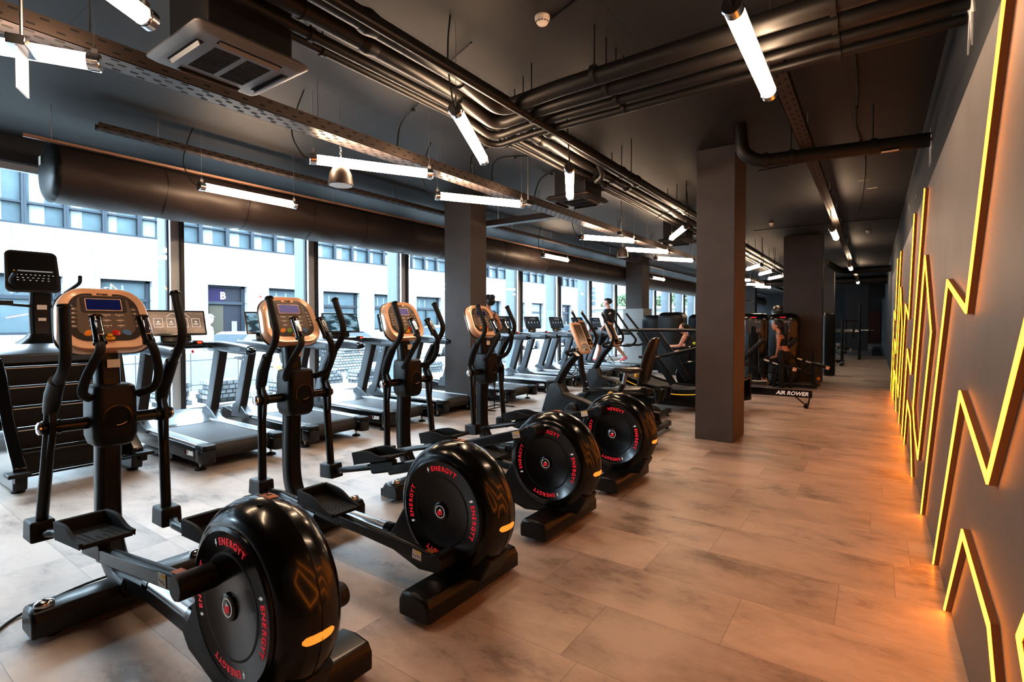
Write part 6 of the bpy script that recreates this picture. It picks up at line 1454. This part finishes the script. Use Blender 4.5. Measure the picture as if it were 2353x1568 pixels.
# --- walking man on the far treadmill; origin at his feet, facing -x
t = thing('person', 'man in black t-shirt and shorts with red shoes walking on a treadmill', 'person', (-6.30, 13.78, .27)); t.scale = (1.10, 1.14, 1.0)
F = (-1, 0, 0); R_ = (0, -1, 0)
g = MB(); head(g, (-.03, 0, 1.70), F, 1.05)
limb(g, [(.02, 0, 1.47), (-.01, 0, 1.60)], [.062, .056], k=1)
sec_torso(g, [((.02, 0, .88), F, .10, .15, R_), ((.01, 0, .98), F, .11, .165, R_), ((.02, 0, 1.12), F, .105, .15, R_), ((.03, 0, 1.28), F, .125, .185, R_), ((.04, 0, 1.42), F, .115, .20, R_), ((.04, 0, 1.50), F, .07, .11, R_)])
for s, sh, el, wr in ((-1, (.04, -.20, 1.43), (.10, -.245, 1.14), (-.08, -.235, .93)), (1, (.04, .20, 1.43), (-.02, .25, 1.13), (-.22, .22, 1.0))):
    limb(g, [sh, (V(sh) + V(el)) / 2, el], [.062, .052, .042]); limb(g, [el, wr], [.042, .028], k=1); hand(g, wr, V(wr) - V(el), (0, -s, .3), curl=.7)
limb(g, [(.02, -.09, .90), (-.10, -.10, .68), (-.20, -.10, .47)], [.095, .078, .058]); limb(g, [(-.20, -.10, .47), (-.20, -.10, .32), (-.27, -.10, .10)], [.055, .056, .036])
limb(g, [(.02, .09, .90), (.12, .10, .68), (.18, .10, .48)], [.095, .078, .058]); limb(g, [(.18, .10, .48), (.28, .10, .34), (.44, .10, .15)], [.055, .056, .036])
g.tube([(-.27, -.10, .10), (-.31, -.10, .05), (-.40, -.10, .03)], [.036, .036, .026], n=10); g.tube([(.44, .10, .15), (.44, .10, .08), (.36, .10, .035)], [.036, .036, .026], n=10)
bd = body('body', g, M['skinp'], t); eyes(t, (-.03, 0, 1.70), F, 1.05)
g = MB(); sec_torso(g, [((.01, 0, .93), F, .125, .18, R_), ((.02, 0, 1.12), F, .12, .165, R_), ((.03, 0, 1.28), F, .14, .20, R_), ((.04, 0, 1.43), F, .13, .215, R_), ((.04, 0, 1.52), F, .078, .12, R_)])
for s, sh, el in ((-1, (.04, -.19, 1.44), (.09, -.24, 1.20)), (1, (.04, .19, 1.44), (0, .25, 1.20))): limb(g, [sh, el], [.078, .066], k=1)
body('t_shirt', g, M['tee'], t)
g = MB(); sec_torso(g, [((.01, 0, .86), F, .12, .175, R_), ((.01, 0, 1.0), F, .118, .172, R_)]); limb(g, [(.02, -.09, .90), (-.10, -.10, .68), (-.17, -.10, .54)], [.112, .10, .092]); limb(g, [(.02, .09, .90), (.12, .10, .68), (.16, .10, .56)], [.112, .10, .092]); body('shorts', g, M['tee'], t)
g = MB(); g.ell((-.018, 0, 1.778), (.100, .082, .055)); g.ell((.035, 0, 1.74), (.082, .084, .08)); body('hair', g, M['hair'], t, .01)
shoe(t, (-.24, -.10, .0), (-.50, -.10, .02), M['shoer'], (.05, 0, 1)); shoe(t, (.50, .10, .09), (.30, .10, .0), M['shoer'], (.35, 0, 1))

# --- woman on the treadmill beyond the column, seen from behind
t = thing('person', 'woman with dark bun in crossed strap top, seen from behind at the column', 'person', (-5.84, 7.54, .25)); t.scale = (1.08, 1.14, 1.0)
g = MB(); head(g, (-.02, 0, 1.54), F, .93)
limb(g, [(.0, 0, 1.32), (-.01, 0, 1.46)], [.050, .045], k=1)
sec_torso(g, [((.0, 0, .80), F, .115, .17, R_), ((.0, 0, .92), F, .11, .165, R_), ((.0, 0, 1.04), F, .085, .125, R_), ((.0, 0, 1.18), F, .105, .15, R_), ((.01, 0, 1.29), F, .09, .165, R_), ((.01, 0, 1.35), F, .05, .09, R_)])
for s in (-1, 1):
    sh, el, wr = (.01, s * .165, 1.29), (.08, s * .225, 1.05), (-.12, s * .20, .93)
    limb(g, [sh, (V(sh) + V(el)) / 2, el], [.048, .042, .034]); limb(g, [el, wr], [.034, .024], k=1); hand(g, wr, V(wr) - V(el), (0, -s, .3))
    limb(g, [(0, s * .09, .84), (-.06 * s, s * .09, .62), (-.08 * s, s * .09, .44)], [.095, .075, .052]); limb(g, [(-.08 * s, s * .09, .44), (.0, s * .09, .28), (.04, s * .09, .08)], [.050, .050, .032])
    g.tube([(.04, s * .09, .08), (.0, s * .09, .04), (-.10, s * .09, .03)], [.034, .034, .024], n=10)
body('body', g, M['skin'], t); eyes(t, (-.02, 0, 1.54), F, .93)
g = MB(); sec_torso(g, [((.0, 0, 1.08), F, .10, .14, R_), ((.0, 0, 1.13), F, .113, .155, R_), ((.0, 0, 1.20), F, .115, .158, R_)]); body('sports_top', g, M['top'], t, .01)
g = MB()
for s in (-1, 1): g.tube([(.105, s * .10, 1.18), (.112, 0, 1.245), (.085, -s * .07, 1.33), (.03, -s * .08, 1.365)], .009, n=6, k=4)
obj('crossed_straps', g, M['tee'], t)
g = MB(); sec_torso(g, [((0, 0, .78), F, .122, .178, R_), ((0, 0, .93), F, .118, .172, R_), ((0, 0, 1.0), F, .10, .145, R_)])
for s in (-1, 1): limb(g, [(0, s * .09, .84), (-.06 * s, s * .09, .62), (-.08 * s, s * .09, .44)], [.102, .082, .060]); limb(g, [(-.08 * s, s * .09, .44), (.0, s * .09, .28), (.035, s * .09, .12)], [.057, .057, .040])
body('leggings', g, M['tee'], t)
g = MB(); g.ell((.0, 0, 1.585), (.098, .083, .085)); g.ell((.05, 0, 1.54), (.075, .078, .085)); g.ell((.075, .0, 1.615), (.056, .056, .050)); random.seed(4)
for q in range(14): a = q * 2.4; b__ = math.asin(-.9 + 1.8 * q / 13); g.ell((.075 + .047 * math.cos(a) * math.cos(b__), .043 * math.sin(a) * math.cos(b__), 1.615 + .043 * math.sin(b__)), (.016, .016, .016), n=6, m=4)
body('hair_bun', g, M['hair'], t, .009)
for s in (-1, 1): shoe(t, (.06, s * .09, .0), (-.18, s * .09, .0), M['tee'])

# --- woman seated on the bench behind the rower, facing left
t = thing('person', 'woman with dark ponytail in a black top sitting on a bench, facing left', 'person', (-1.66, 12.35, 0))
F2 = (-1, -.15, 0); R2 = (-.15, 1, 0)
g = MB(); head(g, (-.06, 0, 1.335), F2, .95)
limb(g, [(.0, 0, 1.13), (-.03, 0, 1.25)], [.048, .043], k=1)
sec_torso(g, [((.10, 0, .66), F2, .13, .17, R2), ((.10, 0, .76), F2, .11, .16, R2), ((.07, 0, .88), F2, .085, .125, R2), ((.04, 0, 1.0), F2, .10, .145, R2), ((.01, 0, 1.10), F2, .085, .16, R2), ((.0, 0, 1.16), F2, .05, .08, R2)])
for s in (-1, 1):
    sh, el, wr = (.01, s * .165, 1.10), (-.0, s * .20, .86), (-.04, s * .17, .68)
    limb(g, [sh, (V(sh) + V(el)) / 2, el], [.046, .040, .032]); limb(g, [el, wr], [.032, .023], k=1); hand(g, wr, (-1, 0, -.3), (0, -s, .2))
    limb(g, [(.08, s * .09, .62), (-.12, s * .11, .60), (-.32, s * .13, .57)], [.10, .082, .058]); limb(g, [(-.32, s * .13, .57), (-.31, s * .13, .36), (-.28, s * .13, .10)], [.055, .052, .034])
    g.tube([(-.28, s * .13, .10), (-.32, s * .13, .05), (-.42, s * .13, .03)], [.034, .034, .024], n=10)
body('body', g, M['skin'], t); eyes(t, (-.06, 0, 1.335), F2, .95)
g = MB(); sec_torso(g, [((.065, 0, .90), F2, .095, .137, R2), ((.04, 0, 1.0), F2, .112, .157, R2), ((.025, 0, 1.06), F2, .105, .155, R2)]); body('sports_top', g, M['tee'], t, .01)
g = MB()
for s in (-1, 1): g.tube([(.11, s * .06, 1.03), (.10, s * .05, 1.12), (.03, s * .075, 1.165), (-.07, s * .06, 1.08)], .010, n=6, k=4)
obj('top_straps', g, M['tee'], t)
g = MB(); sec_torso(g, [((.10, 0, .60), F2, .14, .18, R2), ((.10, 0, .74), F2, .125, .172, R2), ((.09, 0, .80), F2, .10, .15, R2)])
for s in (-1, 1): limb(g, [(.08, s * .09, .62), (-.12, s * .11, .60), (-.32, s * .13, .57)], [.106, .09, .066]); limb(g, [(-.32, s * .13, .57), (-.31, s * .13, .36), (-.285, s * .13, .2)], [.062, .059, .045])
body('leggings', g, M['tee'], t)
g = MB(); g.ell((-.03, 0, 1.375), (.098, .084, .088)); g.ell((.01, 0, 1.33), (.078, .080, .08)); g.tube([(.07, .0, 1.36), (.12, 0, 1.30), (.13, 0, 1.18), (.12, 0, 1.08)], [.04, .045, .035, .012], n=8, k=3); body('hair', g, M['hair'], t, .009)
for s in (-1, 1): shoe(t, (-.25, s * .13, .0), (-.50, s * .13, .0), M['tee'])

# --- partly hidden exerciser beyond the airbike (head, arm), bending forward
t = thing('person', 'dark haired person bending forward beyond the curved treadmill, mostly hidden', 'person', (-3.35, 11.3, 0))
g = MB(); head(g, (-.05, 0, 1.27), (-.6, -.8, -.2), .95)
sec_torso(g, [((.25, 0, .72), F, .12, .17, R_), ((.18, 0, .86), F, .11, .15, R_), ((.09, 0, 1.0), F, .12, .17, R_), ((.02, 0, 1.11), F, .09, .16, R_)]); limb(g, [(.02, 0, 1.12), (-.03, 0, 1.2)], [.05, .046], k=1)
for s in (-1, 1):
    limb(g, [(.03, s * .17, 1.08), (-.05, s * .22, .90)], [.05, .036], k=1); limb(g, [(-.05, s * .22, .90), (-.26, s * .2, .88)], [.036, .026], k=1); hand(g, (-.26, s * .2, .88), (-1, 0, 0), (0, -s, .3))
    limb(g, [(.25, s * .1, .70), (-.15, s * .12, .74)], [.10, .062], k=1); limb(g, [(-.15, s * .12, .74), (.05, s * .12, .12)], [.058, .038], k=1); g.tube([(.05, s * .12, .12), (-.06, s * .12, .04)], [.036, .026], n=10)
body('body', g, M['skinp'], t); eyes(t, (-.05, 0, 1.27), (-.6, -.8, -.2), .95)
g = MB(); sec_torso(g, [((.25, 0, .70), F, .135, .19, R_), ((.18, 0, .86), F, .125, .165, R_), ((.09, 0, 1.0), F, .135, .185, R_), ((.02, 0, 1.11), F, .10, .17, R_)]); body('shirt', g, M['tee'], t)
g = MB(); g.ell((-.03, .01, 1.315), (.095, .09, .075)); g.ell((.0, .03, 1.28), (.085, .085, .07)); body('hair', g, M['hair'], t, .009)
for s in (-1, 1): shoe(t, (.06, s * .12, .0), (-.19, s * .12, .0), M['shoer'])

# --- legs and trainer of someone on the machine down the aisle
t = thing('person', 'person on the machine behind the lone tower, only leg and trainer showing', 'person', (-1.05, 17.6, 0))
g = MB(); limb(g, [(-.30, 0, .62), (.0, 0, .66)], [.10, .07], k=1); limb(g, [(.0, 0, .66), (.10, -.0, .30)], [.066, .042], k=1); g.tube([(.10, 0, .30), (.13, -.02, .22), (.20, -.05, .18)], [.04, .036, .028], n=10)
sec_torso(g, [((-.35, 0, .58), F, .13, .17, R_), ((-.45, 0, .85), F, .11, .15, R_), ((-.55, 0, 1.12), F, .11, .18, R_), ((-.57, 0, 1.2), F, .07, .1, R_)]); limb(g, [(-.57, 0, 1.2), (-.55, 0, 1.3)], [.05, .05], k=1); head(g, (-.53, 0, 1.39), (1, 0, 0), 1)
for s in (-1, 1): limb(g, [(-.55, s * .18, 1.13), (-.42, s * .24, .9)], [.05, .036], k=1); limb(g, [(-.42, s * .24, .9), (-.2, s * .2, .8)], [.036, .026], k=1); hand(g, (-.2, s * .2, .8), (1, 0, 0), (0, -s, .3))
body('body', g, M['skin'], t)
g = MB(); sec_torso(g, [((-.35, 0, .56), F, .14, .185, R_), ((-.45, 0, .85), F, .125, .165, R_), ((-.55, 0, 1.12), F, .125, .195, R_)]); body('shirt', g, M['tee'], t)
g = MB(); g.ell((-.55, 0, 1.43), (.10, .088, .085)); body('hair', g, M['hair'], t, .01)
shoe(t, (.10, .02, .14), (.34, -.08, .26), M['tee'], (-.3, 0, 1))

# --- pedestrian outside
t = thing('person', 'pedestrian in white shirt and cap walking outside the first window', 'person', (-14.0, 6.32, -.13), rz=-PI / 2)
g = MB(); head(g, (-.03, 0, 1.62), F, 1)
limb(g, [(.02, 0, 1.40), (-.01, 0, 1.52)], [.06, .052], k=1)
sec_torso(g, [((.02, 0, .85), F, .11, .16, R_), ((.02, 0, 1.08), F, .11, .15, R_), ((.03, 0, 1.3), F, .12, .18, R_), ((.03, 0, 1.42), F, .08, .14, R_)])
for s in (-1, 1):
    el = (.03 + .08 * s, s * .23, 1.08); wr = (-.05 + .16 * s, s * .23, .88); limb(g, [(.03, s * .18, 1.36), el], [.052, .04], k=1); limb(g, [el, wr], [.04, .027], k=1); hand(g, wr, V(wr) - V(el), (0, -s, .3))
    limb(g, [(.02, s * .09, .88), (-.10 * s, s * .10, .46)], [.095, .06], k=1); limb(g, [(-.10 * s, s * .1, .46), (-.16 * s + .03, s * .1, .09)], [.055, .036], k=1); g.tube([(-.16 * s + .03, s * .1, .09), (-.16 * s - .08, s * .1, .03)], [.036, .026], n=10)
body('body', g, M['skinp'], t); eyes(t, (-.03, 0, 1.62), F, 1)
g = MB(); sec_torso(g, [((.02, 0, .86), F, .135, .185, R_), ((.02, 0, 1.08), F, .13, .17, R_), ((.03, 0, 1.3), F, .14, .20, R_), ((.03, 0, 1.44), F, .09, .15, R_)])
for s in (-1, 1): limb(g, [(.03, s * .18, 1.37), (.04 + .05 * s, s * .225, 1.15)], [.068, .06], k=1)
body('white_shirt', g, M['whitec'], t)
g = MB(); sec_torso(g, [((.02, 0, .84), F, .12, .17, R_), ((.02, 0, .94), F, .12, .17, R_)])
for s in (-1, 1): limb(g, [(.02, s * .09, .88), (-.10 * s, s * .10, .46)], [.105, .08], k=1); limb(g, [(-.10 * s, s * .1, .46), (-.15 * s + .03, s * .1, .14)], [.072, .055], k=1)
body('trousers', g, mat('pale_trousers', (.16, .165, .175), .8), t)
g = MB(); g.ell((-.03, 0, 1.68), (.105, .088, .07)); g.ell((-.12, 0, 1.665), (.06, .06, .012)); body('cap', g, mat('grey_cap', (.10, .10, .11), .8), t, .01)
for s in (-1, 1): shoe(t, (-.16 * s + .05, s * .1, 0), (-.16 * s - .2, s * .1, 0), M['whitec'])
# ================================================================== LIGHT, CAMERA
w = bpy.data.worlds.new('overcast'); SC.world = w; w.use_nodes = True; nt = w.node_tree; nt.nodes.clear()
wo = nt.nodes.new('ShaderNodeOutputWorld'); bg = nt.nodes.new('ShaderNodeBackground'); nt.links.new(bg.outputs[0], wo.inputs[0])
bg.inputs[0].default_value = (.74, .88, 1.0, 1); bg.inputs[1].default_value = 15.0
# portal in the window wall guides the daylight sampling
pl = bpy.data.lights.new('window_portal', 'AREA'); pl.shape = 'RECTANGLE'; pl.size = 3.1; pl.size_y = 34; pl.cycles.is_portal = True
po = bpy.data.objects.new('window_portal', pl); C.objects.link(po); po.location = (WX - .35, 14.2, 1.7); po.rotation_euler = (0, -PI / 2, 0)
cam = bpy.data.cameras.new('camera'); co = bpy.data.objects.new('camera', cam); C.objects.link(co); SC.camera = co
cam.sensor_width = 36; cam.lens = 1182 / 2353 * 36; cam.shift_y = -18 / 2353; cam.clip_end = 300
yaw = math.atan(832 / 1182)
co.location = (0, 0, 1.40); co.rotation_euler = (math.radians(90 - 1.2), 0, yaw)
SC.view_settings.view_transform = 'Standard'; SC.view_settings.look = 'None'; SC.view_settings.exposure = 1.05; SC.view_settings.gamma = .80
cy = SC.cycles; cy.use_denoising = True; cy.max_bounces = 7; cy.diffuse_bounces = 4; cy.glossy_bounces = 3; cy.transparent_max_bounces = 12; cy.transmission_bounces = 4
cy.caustics_reflective = False; cy.caustics_refractive = False; cy.sample_clamp_indirect = 6; cy.use_light_tree = True
